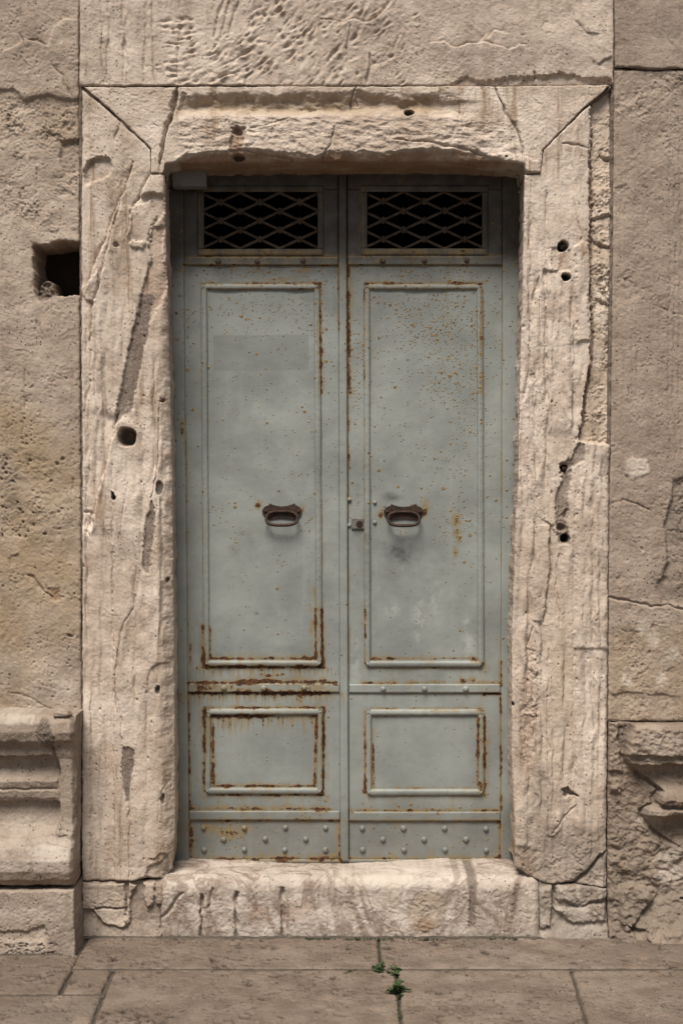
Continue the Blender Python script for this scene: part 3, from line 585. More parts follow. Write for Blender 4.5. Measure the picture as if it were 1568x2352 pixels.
def jamb_r(F):
    F.base(.006, .0020, .0008, .005, streak=.0010, sy=120)
    x, y = F.px, F.py; z2 = lambda p: [(784+a/2, b/2) for a, b in p]; z4 = lambda p: [(784+a/2, 705.6+b/2) for a, b in p]; z6 = lambda p: [(784+a/2, 1489.6+b/2) for a, b in p]
    F.h += .006*sst(1250, 1258, x)*sst(1330, 1312, x)*sst(430, 520, y)*sst(1010, 960, y)
    chan = [(1357,238),(1358,500),(1352,530),(1357,600),(1356,825),(1341,905),(1334,985),(1328,1012),(1345,1014),(1420,1022),(1420,180),(1400,196)]
    F.area(chan, -.030, 2.5, 'ochre', .4, .016, 11); F.area([(1356,240),(1362,400),(1360,700),(1366,800),(1350,905),(1340,985),(1329,1010),(1342,905),(1356,825),(1352,500)], -.014, 2, 'red', .5)
    F.area([(1365,430),(1404,430),(1400,700),(1375,650)], .010, 4, None, 0, .010, 9)
    for q in (z2([(1160,1100),(1200,1130),(1240,1135)]), z2([(1155,1010),(1190,990),(1245,985)]), z2([(1190,700),(1245,740)]), z2([(1170,1370),(1240,1400)])): F.step(q, .012, 18); F.crack(q, 2, .010)
    F.step(z2([(1062,460),(1080,560),(1060,700),(1062,900),(1080,1000),(1100,1090)]), .008, 18); F.crack(z2([(1140,500),(1138,680),(1142,1000)]), 2, .010)
    F.crack(z2([(1010,660),(1060,665),(1135,680)]), 1.5, .008); F.crack(z2([(940,870),(945,1100),(935,1400)]), 2, .006)
    F.area(z2([(1070,1130),(1100,1110),(1130,1130),(1145,1250),(1130,1400),(1140,1568),(1080,1568),(1075,1300)]), .010, 4)
    F.step(z2([(918,1240),(960,1245),(1005,1243)]), .012, 20); F.crack(z2([(905,1270),(900,1320),(882,1345),(880,1400)]), 2, .010); F.area(z2([(960,1140),(1050,1150),(1050,1240),(965,1245)]), -.007, 3, 'red', .35, .004, 6)
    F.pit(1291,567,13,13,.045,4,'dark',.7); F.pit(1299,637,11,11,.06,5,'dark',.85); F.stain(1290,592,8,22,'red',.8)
    F.crack(z2([(870,830),(872,1200),(866,1568)]), 1.6, .005)
    F.step(z4([(1060,0),(1065,200),(1060,400),(1052,600)]), -.007, 18); F.crack(z4([(940,0),(935,250),(945,480)]), 2, .006)
    F.crack(z4([(865,60),(862,280),(840,430)]), 1.8, .008); F.area(z4([(855,300),(890,305),(885,340),(860,345)]), -.005, 2)
    mort = z4([(1082,640),(1105,615),(1115,650),(1110,700),(1060,740),(1040,860),(1035,980),(1045,1090),(1000,1090),(985,1000),(980,880),(1010,800),(1000,720),(1060,690)])
    F.area(mort, -.012, 3, 'mortar', .65, .007, 6)
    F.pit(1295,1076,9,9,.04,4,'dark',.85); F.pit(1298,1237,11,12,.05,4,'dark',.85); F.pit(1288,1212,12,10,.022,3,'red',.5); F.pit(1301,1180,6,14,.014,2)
    F.step(z4([(975,1010),(960,1000),(955,1130),(958,1200),(940,1350),(928,1460)]), -.012, 20); F.crack(z4([(958,1000),(955,1130),(958,1200),(940,1350),(930,1450)]), 2.2, .012)
    F.crack(z4([(1000,1130),(992,1200),(985,1300),(1000,1400),(1004,1470)]), 1.8, .008); F.step(z4([(870,1440),(920,1440),(928,1470)]), .006, 14); F.crack(z4([(880,1470),(862,1520),(855,1560)]), 1.6, .008)
    F.area(z4([(1108,620),(1225,630),(1230,900),(1230,1568),(1070,1568),(1075,900),(1120,730)]), .007, 4)
    F.h -= .016*sst(1376, 1402, x)*sst(1030, 1080, y)
    for xx in (1259, 1319): F.crack([(xx,1490),(xx-2,1650),(xx+1,1800),(xx,1930)], 1.8, .006)
    F.step([(1318,1460),(1317,1650),(1319,1800)], .006, 20)
    F.area(z6([(850,0),(905,20),(900,330),(870,340),(880,520),(830,540),(820,300)]), -.005, 4, None, 0, .012, 7)
    F.area(z6([(1005,640),(1040,632),(1090,690),(1040,672),(1025,684)]), -.020, 1.8, 'dark', .45); F.step(z6([(1090,700),(1040,660),(1000,645)]), -.008, 14)
    F.crack(z6([(1080,720),(1040,760),(1000,810),(960,870)]), 1.4, .006)
    crk = z6([(1225,928),(1190,950),(1150,1000),(1100,1050),(1060,1078),(960,1100),(870,1090)]); F.step(crk, -.012, 40); F.crack(crk, 2.6, .020)
    F.area(z6([(930,830),(1225,860),(1225,1100),(880,1090)]), -.006, 16, 'grey', .75, .012, 9); F.area(z6([(790,900),(900,930),(880,1090),(790,1080)]), -.006, 6, 'red', .4, .010, 7)
    F.area([(1180,1900),(1400,1880),(1400,2070),(1180,2050)], 0, 30, 'grey', .55)
    F.stain(1210,1600,26,160,'red',.35); F.stain(1240,1850,30,100,'grey',.5); F.stain(1290,1600,40,200,'ochre',.55)
    rs = random.Random(6)
    for k in range(50): F.pit(rs.uniform(1190,1390), rs.uniform(450,2000), rs.uniform(1.2,3.2), rs.uniform(1.5,6), rs.uniform(.004,.011), 2)
    F.pit(1180,1617,3,6,.02,3,'dark',.8)
    flutes(F, [(1216,430,1000,3.5,.008),(1228,600,1400,3,.007),(1254,420,1150,4,.008),(1270,700,1060,3,.006),(1314,640,1010,4.5,.010),(1338,560,980,3,.007),(1244,1300,1900,4,.008),(1212,1300,1980,4,.010),(1226,1450,1900,3,.007),(1296,1300,1950,3,.005),(1342,1060,1950,3.5,.006),(1360,1100,1980,3,.005),(1376,1040,1980,4,.008),(1198,800,1300,3,.007)], 2)
    F.h += .008*fbm(x/26+.8*fbm(x/80, y/260, 2, 65), y/420, 2, 67)*sst(480, 700, y)
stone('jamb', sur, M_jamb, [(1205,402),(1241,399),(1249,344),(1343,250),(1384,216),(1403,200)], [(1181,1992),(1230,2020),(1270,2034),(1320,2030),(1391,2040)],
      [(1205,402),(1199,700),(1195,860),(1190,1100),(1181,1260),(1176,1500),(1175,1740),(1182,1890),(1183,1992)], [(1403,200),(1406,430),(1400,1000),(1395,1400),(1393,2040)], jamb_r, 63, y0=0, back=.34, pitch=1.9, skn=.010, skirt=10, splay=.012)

def foot_l(F):
    F.base(.006, .004, .0014, .010, pits=.004); z5 = lambda p: [(a/2, 1489.6+b/2) for a, b in p]
    F.m['mortar'] += .5; F.h -= .010
    for q in (z5([(375,1075),(575,1080),(580,1190),(375,1200)]), z5([(430,1200),(575,1195),(585,1260),(560,1280),(470,1260)]), z5([(600,1070),(630,1085),(600,1140),(600,1260),(570,1280),(590,1150)]), z5([(660,1075),(710,1070),(712,1170),(680,1190),(658,1150)]), z5([(715,1075),(770,1075),(790,1100),(740,1175),(718,1180)])):
        b = F.box(q, 16); k = sst(-2, 3, inside(F.px[b], F.py[b], q)+2*F.rough[b]); F.h[b] += .016*k; F.m['mortar'][b] *= 1-k
    F.m['grey'] += .35; F.h += .02*sst(2110, 2160, F.py)
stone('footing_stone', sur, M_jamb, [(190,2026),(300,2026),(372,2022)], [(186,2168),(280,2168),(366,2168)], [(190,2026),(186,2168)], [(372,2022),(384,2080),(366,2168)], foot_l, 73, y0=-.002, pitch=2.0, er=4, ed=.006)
def foot_r(F):
    F.base(.008, .006, .0016, .014, pits=.004); z6 = lambda p: [(784+a/2, 1489.6+b/2) for a, b in p]
    F.m['grey'] += .8; F.h -= .010
    for q in (z6([(870,1120),(965,1090),(970,1260),(860,1290)]), z6([(1000,1110),(1215,1050),(1215,1150),(1100,1180),(980,1150)]), z6([(980,1200),(1210,1170),(1210,1250),(1060,1260)])):
        F.area(q, .018, 4, None, 0, .006, 9)
    F.crack(z6([(970,1090),(975,1180),(960,1270)]), 3, .02); F.h += .03*sst(2105, 2160, F.py)
stone('footing_stone', sur, M_step, [(1238,2024),(1270,2036),(1320,2033),(1391,2043)], [(1238,2168),(1395,2170)], [(1238,2024),(1238,2168)], [(1391,2043),(1395,2170)], foot_r, 83, y0=-.004, pitch=2.0)
for (x, y, dep) in ((1291, 567, .03), (1295, 1076, .028)):
    X, Z = to_wall(x, y, 0); bm = bmesh.new(); bmesh.ops.create_cone(bm, cap_ends=True, segments=10, radius1=.009, radius2=.007, depth=.05)
    bmesh.ops.create_cone(bm, cap_ends=True, segments=8, radius1=.004, radius2=.0025, depth=.034, matrix=__import__('mathutils').Matrix.Translation((.002,.001,.03)))
    for v in bm.verts: v.co.x += .0015*random.Random(v.index).uniform(-1,1)
    bmesh.ops.rotate(bm, verts=bm.verts, matrix=__import__('mathutils').Matrix.Rotation(radians(90), 3, 'X'))
    bmesh.ops.translate(bm, verts=bm.verts, vec=(X, .032, Z)); me = bpy.data.meshes.new('iron_pin'); bm.to_mesh(me); bm.free(); link('iron_pin', me, M_iron, sur)

# ------------------------------------------------------------------ doorstep (profile swept: tread, worn nosing, riser)
def doorstep():
    zt = ZC-(2014-HY)*S; x0, x1 = to_wall(376, 0, 0)[0], to_wall(1236, 0, 0)[0]; x0 -= .012
    yb, yf, r = .36, -.010, .045
    arcs = []; q = 90
    prof = [(yb+(yf+r-yb)*t, zt, 0., 1.) for t in np.linspace(0, 1, q, endpoint=False)]
    prof += [(yf+r-r*math.sin(a), zt-r+r*math.cos(a), -math.sin(a), math.cos(a)) for a in np.linspace(0, math.pi/2, 26)]
    prof += [(yf, zt-r-t*(zt-r+.02), -1., 0.) for t in np.linspace(0, 1, 66)[1:]]
    pr = np.array(prof); L = np.concatenate([[0], np.cumsum(np.hypot(np.diff(pr[:,0]), np.diff(pr[:,1])))]); nu = int((x1-x0)/.0032)
    xs = np.linspace(x0, x1, nu)[None, :]; t = L[:, None]+0*xs; X = xs+0*t
    px = CX+X/S; py = HY-(pr[:,1][:, None]-ZC)/S+0*X
    h = .007*fbm(X*4, t*4, 3, 501)+.0030*fbm(X*14, t*14, 4, 503)+.0008*fbm(X*90, t*90, 2, 505)
    front = sst(.24, .34, t)
    n = fbm(X*9, t*9, 5, 507)*3; f = n-np.floor(n); h += front*.004*((np.floor(n)+sst(.42, .58, f))/3-n/3)*2
    h -= .016*np.exp(-((X+.05)/.30)**2)*sst(.30, .1, t)                       # tread worn hollow by feet
    F = Field(px, py, 509); F.h = h
    for pts, w, d in (([(465,2060),(462,2100),(465,2160)],2.2,.022),([(545,2050),(541,2090),(543,2160)],2.4,.022),([(648,2040),(649,2090),(650,2160)],2.4,.02),([(487,2040),(484,2070),(478,2085)],1.8,.010),([(420,2050),(395,2080),(372,2110)],2,.012)): F.crack(pts, w, d, False)
    F.area([(1071,1960),(1098,1960),(1094,2030),(1090,2130),(1074,2135),(1078,2060)], -.006, 3, 'mortar', .85, .004, 5)
    F.area([(1044,2010),(1030,2040),(1020,2080),(1026,2080),(1046,2035),(1064,2010)], -.002, 3, 'mortar', .4)
    F.area([(1180,2030),(1192,2030),(1184,2090),(1176,2110)], -.006, 2.5, 'mortar', .8)
    F.area([(945,2060),(985,2040),(1020,2060),(1015,2100),(985,2145),(950,2140),(935,2100)], -.003, 7, 'ochre', .4, .006, 7); F.stain(975,2125,30,20,'red',.8)
    F.stain(900,2060,20,40,'ochre',.6); F.stain(690,2090,60,30,'red',.4); F.stain(590,2100,40,30,'red',.45)
    F.stain(900,2020,160,20,'pale',.6); F.stain(1010,2030,50,22,'pale',.6); F.stain(760,2100,60,26,'pale',.5)
    F.stain(450,1990,80,10,'red',.3); F.m['grey'] = np.maximum(F.m['grey'], .5*sst(2128, 2150, F.py)); F.m['grey'] = np.maximum(F.m['grey'], .6*sst(.22, .02, t)*sst(-.3, .3, fbm(X*6, t*10, 3, 511)))
    F.h += .010*sst(.0, .25, X-.37)*0
    de = np.minimum(X-x0, x1-X); F.h -= .012*np.clip(1-de/.02, 0, 1)**2
    Y = pr[:,0][:, None]+pr[:,2][:, None]*F.h; Z = pr[:,1][:, None]+pr[:,3][:, None]*F.h
    V = np.stack([X, Y, Z], -1).reshape(-1, 3); nv = len(pr); Q = [grid_quads(nv, nu)]
    idx = np.arange(nu*nv).reshape(nv, nu)
    V = list(V); ends = []
    me_v = np.array(V); extra = []
    for c_, fl in ((0, False), (nu-1, True)):                # end faces
        e = idx[:, c_]; low = me_v[e].copy(); low[:,2] = -.02; low[:,1] = np.maximum(low[:,1], me_v[e][:,1]); k = len(me_v)+sum(len(x) for x in extra); extra.append(low)
        cur = k+np.arange(nv); q_ = np.stack([e[:-1], e[1:], cur[1:], cur[:-1]], 1); Q.append(q_ if fl else q_[:, ::-1])
    me = mesh_np('doorstep', np.concatenate([me_v]+extra), np.concatenate(Q))
    ext = lambda a: np.concatenate([a.ravel(), a[:,0], a[:,-1]])
    set_attr(me, 'masks', [ext(F.m[k]) for k in ('mortar','ochre','red','dark')]); set_attr(me, 'masks2', [ext(F.m['pale']), ext(F.m['grey'])])
    o = link('doorstep', me, M_step); tag(o, 'worn pale veined marble doorstep with cracks and a rounded front edge', 'doorstep'); return o
doorstep()

# ------------------------------------------------------------------ pilaster base at the left, with its plinth block
YB = -.16
pb = empty('pilaster_base', (-1.1, -.1, 0), 'moulded stone pilaster base with a fat rounded torus left of the doorway', 'pilaster base')
def moulding(F):
    F.base(.004, .0020, .0010, .005, pits=.002); x, y = F.px, F.py
    up = np.interp(y, [1638,1646,1660,1680,1700,1712,1716,1719,1738,1741,1760,1780,1788,1792,1800,1814,1818,1822,1838,1846,1850,1880,1910,1925,1935,1950,1975,2000,2020,2034,2044],
                      [.02,.055,.075,.080,.072,.055,.045,.040,.036,.000,-.012,-.008,.000,.018,.026,.020,.012,.022,.020,.012,-.012,-.014,-.004,.018,.040,.066,.080,.078,.066,.040,.02])
    flat = np.interp(y, [1638,1646,1660,1680,1700,1712,1716,1738,1745,1900,1925,1935,1950,1975,2000,2020,2034,2044], [.02,.055,.075,.080,.072,.055,.045,.036,.030,.028,.034,.040,.066,.080,.078,.066,.040,.02])
    e = sst(-6, 3, x-(131+4*np.sin(y/14)))
    F.h += up*(1-e)+flat*e-.06; F.h -= .02*e*(1-e)*sst(1745, 1760, y)*sst(1860, 1840, y)
    F.h -= .02*sst(168, 182, x)*sst(1720, 1740, y)*0
    F.area([(88,1660),(98,1648),(112,1652),(128,1685),(125,1705),(118,1716),(120,1735),(112,1725),(100,1715),(88,1690)], .004, 3, 'mortar', .85, .006, 6)
    F.crack([(118,1716),(128,1745),(132,1790),(130,1820),(136,1880),(136,1920)], 1.8, .012)
    F.area([(-600,1905),(60,1930),(150,1922),(170,1940),(170,1920),(80,1905),(-600,1890)], .006, 3, None, 0, .008, 9)
    F.step([(60,1946),(110,1938),(165,1950)], .006, 16)
    F.stain(40,1700,80,16,'grey',.6); F.stain(30,1830,120,10,'grey',.6); F.stain(150,2020,40,14,'red',.5); F.stain(120,1960,60,30,'pale',.55); F.stain(30,1650,70,14,'pale',.5); F.stain(30,1990,60,14,'pale',.4)
    F.h -= .018*np.clip((x-160)/8, 0, 1)**2
stone('base_moulding', pb, M_base, [(BL,1642),(60,1642),(172,1646)], [(BL,2042),(168,2038)], [(BL,1642),(BL,2042)], [(172,1646),(170,1740),(168,1930),(167,2038)], moulding, 93, y0=YB, back=.30, pitch=2.0, lo=(540,0), er=4, ed=.008)
def plinth(F):
    F.base(.005, .003, .0012, .008, pits=.004)
    F.area([(-600,2135),(60,2140),(90,2128),(105,2125),(110,2150),(90,2160),(-600,2150)], -.010, 3, None, 0, .006, 8)
    F.area([(-600,2160),(60,2165),(100,2170),(125,2185),(120,2215),(-600,2215)], -.004, 4, None, 0, .016, 8)
    F.area([(100,2150),(172,2130),(180,2260),(100,2260),(125,2190)], -.004, 6, 'mortar', .55, .004, 8)
    rs = random.Random(9)
    for k in range(60): F.pit(rs.uniform(-40,130), rs.uniform(2165,2210), rs.uniform(2,6), rs.uniform(1,3), rs.uniform(.006,.016), 2)
    F.h += .03*sst(2130, 2215, F.py); F.stain(60,2190,100,18,'grey',.7); F.stain(40,2100,120,20,'pale',.3)
stone('plinth_block', pb, M_base, [(BL,2049),(168,2047)], [(BL,2215),(176,2215)], [(BL,2049),(BL,2215)], [(168,2047),(170,2120),(176,2215)], plinth, 103, y0=YB-.012, back=.30, pitch=2.0, lo=(540,0), er=5, ed=.008)
# loose stone flake lying on the moulding
bm = bmesh.new(); bmesh.ops.create_icosphere(bm, subdivisions=3, radius=1)
for v in bm.verts:
    n = v.co.copy(); k = 1+.22*math.sin(5*n.x+2)*math.cos(4*n.y)+.14*math.sin(9*n.z+3*n.x); v.co = (n.x*.030*k, n.y*.022*k, max(-.008, n.z*.016*k))
X, Z = to_wall(147, 1637, -.13); bmesh.ops.translate(bm, verts=bm.verts, vec=(X, -.15, Z)); me = bpy.data.meshes.new('stone_flake'); bm.to_mesh(me); bm.free()
for p in me.polygons: p.use_smooth = True
set_attr(me, 'masks', []); set_attr(me, 'masks2', [])
tag(link('stone_flake', me, M_base), 'loose pale stone flake lying on top of the moulded pilaster base', 'stone')

# ------------------------------------------------------------------ ruined base at the right
rb = empty('broken_pilaster_base', (1.1, 0, 0), 'shattered stone pilaster base with remains of mouldings right of the doorway', 'pilaster base')
def ruin(F):
    F.base(.010, .004, .0014, .009, pits=.004); F.px = F.ox+4*fbm(F.ox/34, F.oy/34, 2, 131); F.py = F.oy+4*fbm(F.ox/34, F.oy/34, 2, 133); F.rough = F.rough*.5; x, y = F.px, F.py; z6 = lambda p: [(784+a/2, 1489.6+b/2) for a, b in p]
    F.h += .016*fbm(x/40, y/34, 4, 711)*sst(1850, 1960, y)+.006*fbm(x/14, y/12, 3, 713)
    F.m['grey'] += .45*sst(1700, 2000, y+60*F.rough)
    F.area(z6([(1225,330),(1268,335),(1260,400),(1275,470),(1285,560),(1225,560)]), .012, 4); F.area(z6([(1270,335),(1335,338),(1300,400),(1290,470),(1270,440),(1262,400)]), -.006, 3, 'mortar', .7, .005, 6)
    xb = np.interp(y, [1657,1705,1730,1752,1765,1785,1812,1820,1832,1846,1856,1870,1895,1915,1935,1950], [1449,1434,1429,1440,1455,1480,1515,1506,1503,1506,1480,1477,1490,1510,1540,1570])
    pf = np.interp(y, [1657,1668,1700,1727,1731,1748,1753,1772,1800,1812,1818,1830,1842,1846,1852,1857,1866,1871,1888,1920,1950], [.055,.075,.080,.078,.058,.062,.026,.004,.014,.034,.054,.062,.054,.030,.030,.056,.054,.026,.000,-.004,.012])
    F.h += sst(-6, 7, x-xb+4*F.rough)*pf*sst(1652, 1660, y)*sst(1956, 1944, y); F.stain(1510,1700,60,40,'pale',.25)
    F.h -= .018*sst(-16, -4, x-xb)*sst(8, -2, x-xb)*sst(1760, 1780, y)*sst(1950, 1930, y)
    F.area(z6([(1225,600),(1260,595),(1285,625),(1275,660),(1230,665)]), .010, 3); F.pit(1404+2, 1489.6+322, 10, 9, -.012, 2)
    F.area(z6([(1285,1090),(1330,1075),(1400,1110),(1420,1150),(1370,1200),(1300,1290),(1270,1240)]), .022, 5, None, 0, .008, 9)
    F.area(z6([(1310,1260),(1380,1270),(1400,1340),(1340,1330)]), -.03, 4); F.area(z6([(1550,1140),(1640,1140),(1640,1150),(1550,1148)]), -.03, 2)
    F.stain(1540,1990,40,60,'pale',.45); F.stain(1480,1880,40,30,'pale',.35); F.stain(1450,2080,80,50,'grey',.8)
    F.h += .10*np.clip((y-2040)/150, 0, 1)**1.3*sst(1396, 1500, x)+.03*sst(2090, 2150, y)
    F.area(z6([(1225,1200),(1300,1290),(1420,1370),(1600,1440),(1225,1440)]), 0, 6, 'mortar', .5, .006, 8)
stone('moulding_remnant', rb, M_ruin, [(1397,1658),(1440,1660),(1500,1659),(2130,1660)], [(1395,2172),(2130,2172)], [(1397,1658),(1395,2172)], [(2130,1660),(2130,2172)], ruin, 113, y0=.006, pitch=2.0, hi=(530,0), er=5)
def fillet(F):
    F.base(.010, .006, .0016, .010); F.m['mortar'] += .45; F.m['grey'] += .5
    F.h += -.10+.11*np.clip((F.py-2118)/50, 0, 1)**.8
stone('mortar_fillet', rb, M_ruin, [(1150,2132),(1240,2112),(1396,2112)], [(1140,2172),(1396,2184)], [(1150,2132),(1140,2172)], [(1396,2112),(1396,2184)], fillet, 123, y0=-.03, back=.2, pitch=2.2)

# ------------------------------------------------------------------ doors
YD = .25
def dpt(px, py, y=YD): return to_wall(px, py, y)
lnR = []   # rust lines: (x0,y0,x1,y1, strength, halfwidth, drip)
def R_(x0, y0, x1, y1, s, w=3.0, drip=0.0): lnR.append((x0, y0, x1, y1, s, w, drip))
# left leaf
for (x0,y0,x1,y1,s,w,dr) in ((462,651,736,651,.45,5,0),(462,664,730,664,.35,3,0),(461,655,467,1460,.30,2,0),(476,670,483,1500,.12,2,0),(735,655,738,900,.62,4,0),(737,900,741,1340,.25,2,0),(722,1350,724,1400,.35,3,0),(724,1400,725,1514,.85,4,0),(739,1400,741,1532,.9,4,0),
    (466,1440,467,1532,.9,5,0),(483,1440,484,1512,.6,3,0),(484,1512,725,1512,.85,4,0),(466,1532,742,1532,.85,5,26),(545,1565,745,1565,.95,6,0),(432,1568,770,1568,.75,5,0),(434,1591,765,1591,.9,6,26),(455,1580,530,1580,.6,9,0),(530,1583,620,1583,.35,6,0),(690,1580,745,1580,.4,6,0),(437,1480,436,1568,.6,3,0),(423,610,433,1500,.30,2,0),
    (434,1595,437,1860,.55,3,0),(470,1625,743,1625,.65,4,0),(470,1628,468,1820,.85,5,0),(488,1645,490,1800,.8,5,0),(488,1645,726,1645,.85,5,34),(727,1645,722,1806,.8,4,0),(743,1630,742,1824,.8,4,0),(488,1805,720,1805,.7,4,0),(470,1826,742,1826,.6,4,16),
    (436,1856,760,1858,.50,6,0),(436,1884,780,1884,.40,6,0),(440,1975,780,1972,.60,8,0),(438,1890,440,1970,.70,6,0),(778,1885,779,1972,.55,4,0),(422,608,776,610,.45,3,0),(430,590,775,590,.40,5,0),(470,580,735,580,.35,8,0),(776,610,778,760,.40,3,0),(468,440,729,440,.2,4,0),(455,430,460,585,.25,4,0),
    # right leaf
    (800,612,802,900,.72,5,0),(800,900,803,1180,.40,4,0),(802,1180,803,1560,.22,2,0),(836,655,836,900,.45,3,0),(836,900,838,1400,.28,2,0),(838,1400,839,1525,.6,3,0),(852,670,852,1300,.18,2,0),(838,651,1108,651,.58,5,0),(838,663,1100,663,.35,3,0),(1104,655,1104,900,.42,5,0),(1109,900,1110,1500,.14,2,0),
    (854,1512,1100,1512,.42,3,0),(850,1513,900,1513,.72,4,0),(965,1513,1000,1513,.75,4,0),(1085,1514,1110,1526,.55,6,0),(838,1534,1108,1534,.40,4,18),(830,1568,960,1568,.58,4,0),(960,1567,1150,1567,.45,4,0),(1060,1562,1085,1562,.6,8,0),(1150,1520,1150,1572,.55,4,0),(802,1592,1150,1592,.28,3,14),(1110,1593,1150,1593,.75,4,0),(1149,1600,1150,1860,.60,3,0),
    (838,1627,1110,1627,.42,3,0),(990,1632,1110,1632,.45,5,0),(838,1635,838,1822,.65,4,0),(856,1680,858,1812,.7,3,0),(1098,1650,1096,1806,.62,4,0),(1112,1640,1113,1830,.72,5,0),(1100,1800,1112,1826,.8,8,0),(858,1810,1100,1810,.40,3,0),(845,1829,1108,1829,.40,4,22),(860,1645,1098,1645,.25,3,10),
    (802,1861,1146,1861,.42,4,0),(802,1886,1146,1884,.45,5,0),(804,1972,1146,1971,.48,6,0),(1147,1886,1146,1970,.6,4,0),(797,608,1152,609,.38,3,0),(800,588,1150,588,.35,4,0),(845,578,1105,578,.35,7,0),(829,430,830,585,.3,5,0),(1152,610,1150,1500,.24,2,0)): R_(x0,y0,x1,y1,s,w,dr)
def door_masks(px, py):
    n1 = fbm(px/16, py/16, 4, 801); n2 = fbm(px/45, py/45, 3, 803); nv = fbm(px/5, py/90, 3, 805)
    ru = np.zeros(px.shape)
    for (x0,y0,x1,y1,s,w,dr) in lnR:
        b = (px > min(x0,x1)-w*4) & (px < max(x0,x1)+w*4) & (py > min(y0,y1)-w*4) & (py < max(y0,y1)+w*4+dr*1.6)
        if not b.any(): continue
        d, _, _ = seg_dist(px[b], py[b], [(x0,y0),(x1,y1)])
        ww = w*np.clip(1+.9*n1[b], .35, 2.2); v = s*np.exp(-(d/ww)**2)*np.clip(.95+.9*n2[b], .25, 1.5)
        v = np.maximum(v, .30*s*np.exp(-(d/(2.4*ww+2))**2))
        if dr: k = np.clip((py[b]-max(y0,y1))/(1.3*dr), 0, 3); v = np.maximum(v, s*.60*np.clip(.5+1.4*nv[b], 0, 1)*np.where(py[b] >= max(y0,y1), np.exp(-k*k*1.5), 0))
        ru[b] = np.maximum(ru[b], v)
    def blob(x, y, rx, ry, pw=2): return np.exp(-(((px-x)/rx)**2+((py-y)/ry)**2)**(pw/2))
    for (x, y, rx, ry, s) in ((420,985,6,18,.85),(405,720,5,5,.6),(408,780,8,6,.5),(592,1160,9,12,.62),(694,1168,8,14,.45),(875,1182,9,10,.6),(977,1170,9,20,.75),(1047,1195,14,16,.5),(1050,1230,10,30,.45),(1045,1270,8,12,.45),(500,1650,12,6,.6),(620,1552,40,5,.6),(600,1548,4,3,.8),(650,1548,6,4,.7),
        (530,1915,30,16,.55),(480,1905,30,12,.45),(560,1905,24,12,.4),(640,640,40,6,.4),(700,620,20,8,.4),(545,590,20,8,.4),(716,1440,6,22,.45),(870,600,12,6,.4)):
        ru = np.maximum(ru, s*blob(x, y, rx, ry)*np.clip(.9+.9*n1, .2, 1.4))
    sp = .07+.06*n2
    for (x, y, rx, ry, s) in ((1010,740,95,100,1.0),(1035,850,80,90,.85),(960,690,120,40,.45),(1070,960,60,90,.40),(1040,1060,60,60,.28),(990,1150,40,30,.3),(1050,1220,50,90,.45),(600,620,180,26,.60),(620,720,130,60,.34),(710,700,40,70,.45),(520,700,40,60,.25),(430,720,20,120,.4),(820,850,16,140,.55),(980,625,170,20,.60),(1130,680,20,60,.4),(1130,1000,16,200,.25),(740,760,16,120,.5),(760,620,20,60,.3),(600,560,180,50,.25),(980,560,180,50,.25),(530,1920,90,40,.4)):
        sp = np.maximum(sp, s*blob(x, y, rx, ry)*(1+.4*n1))
    sp = sp*np.where((py > 1250) & (py < 1840), .35, 1)
    sm = np.zeros(px.shape)
    for (x, y, rx, ry, s) in ((900,1142,22,9,1.0),(920,1270,38,28,.8),(905,1300,22,40,.28),(540,1262,20,16,.40),(590,1408,6,4,.5),(655,1492,26,8,.3),(822,1225,14,12,.4),(820,1140,12,40,.3),(570,1240,60,50,.16),(730,1100,14,80,.22),(640,1230,50,14,.2),(840,1250,12,120,.25),(1010,1300,60,60,.15)):
        sm = np.maximum(sm, s*blob(x, y, rx, ry)*np.clip(1+.8*n1, .3, 1.6))
    pa = np.zeros(px.shape)
    for (x, y, rx, ry, s) in ((965,1420,16,40,.7),(1075,1475,16,26,.9),(1000,1380,20,50,.5),(1110,1700,6,50,.6),(815,1510,10,50,.6),(900,1400,20,16,.5),(1070,1430,8,18,.6),(960,1460,6,14,.7)): pa = np.maximum(pa, s*blob(x, y, rx, ry))
    gh = (sst(-1, 1, inside(px, py, [(489,770),(708,768),(709,850),(491,852)]))*(1+.2*n1))
    wa = 1.0*sst(660, 575, py+14*n2)+.42*sst(1800, 1900, py+26*n2)                         # brown grime with lintel shade painted in over the vent zone; grime at the foot
    return ru, np.clip(sp, 0, 1), sm, pa, gh, np.clip(wa, 0, 1)
def door_attr(me, y):
    V = np.empty(len(me.vertices)*3, np.float32); me.vertices.foreach_get('co', V); V = V.reshape(-1, 3).astype(float); k = S*(D+YD)/D
    a = door_masks(V[:,0]/k+CX, HY-(V[:,2]-ZC)/k); set_attr(me, 'masks', a[:4]); set_attr(me, 'masks2', a[4:])
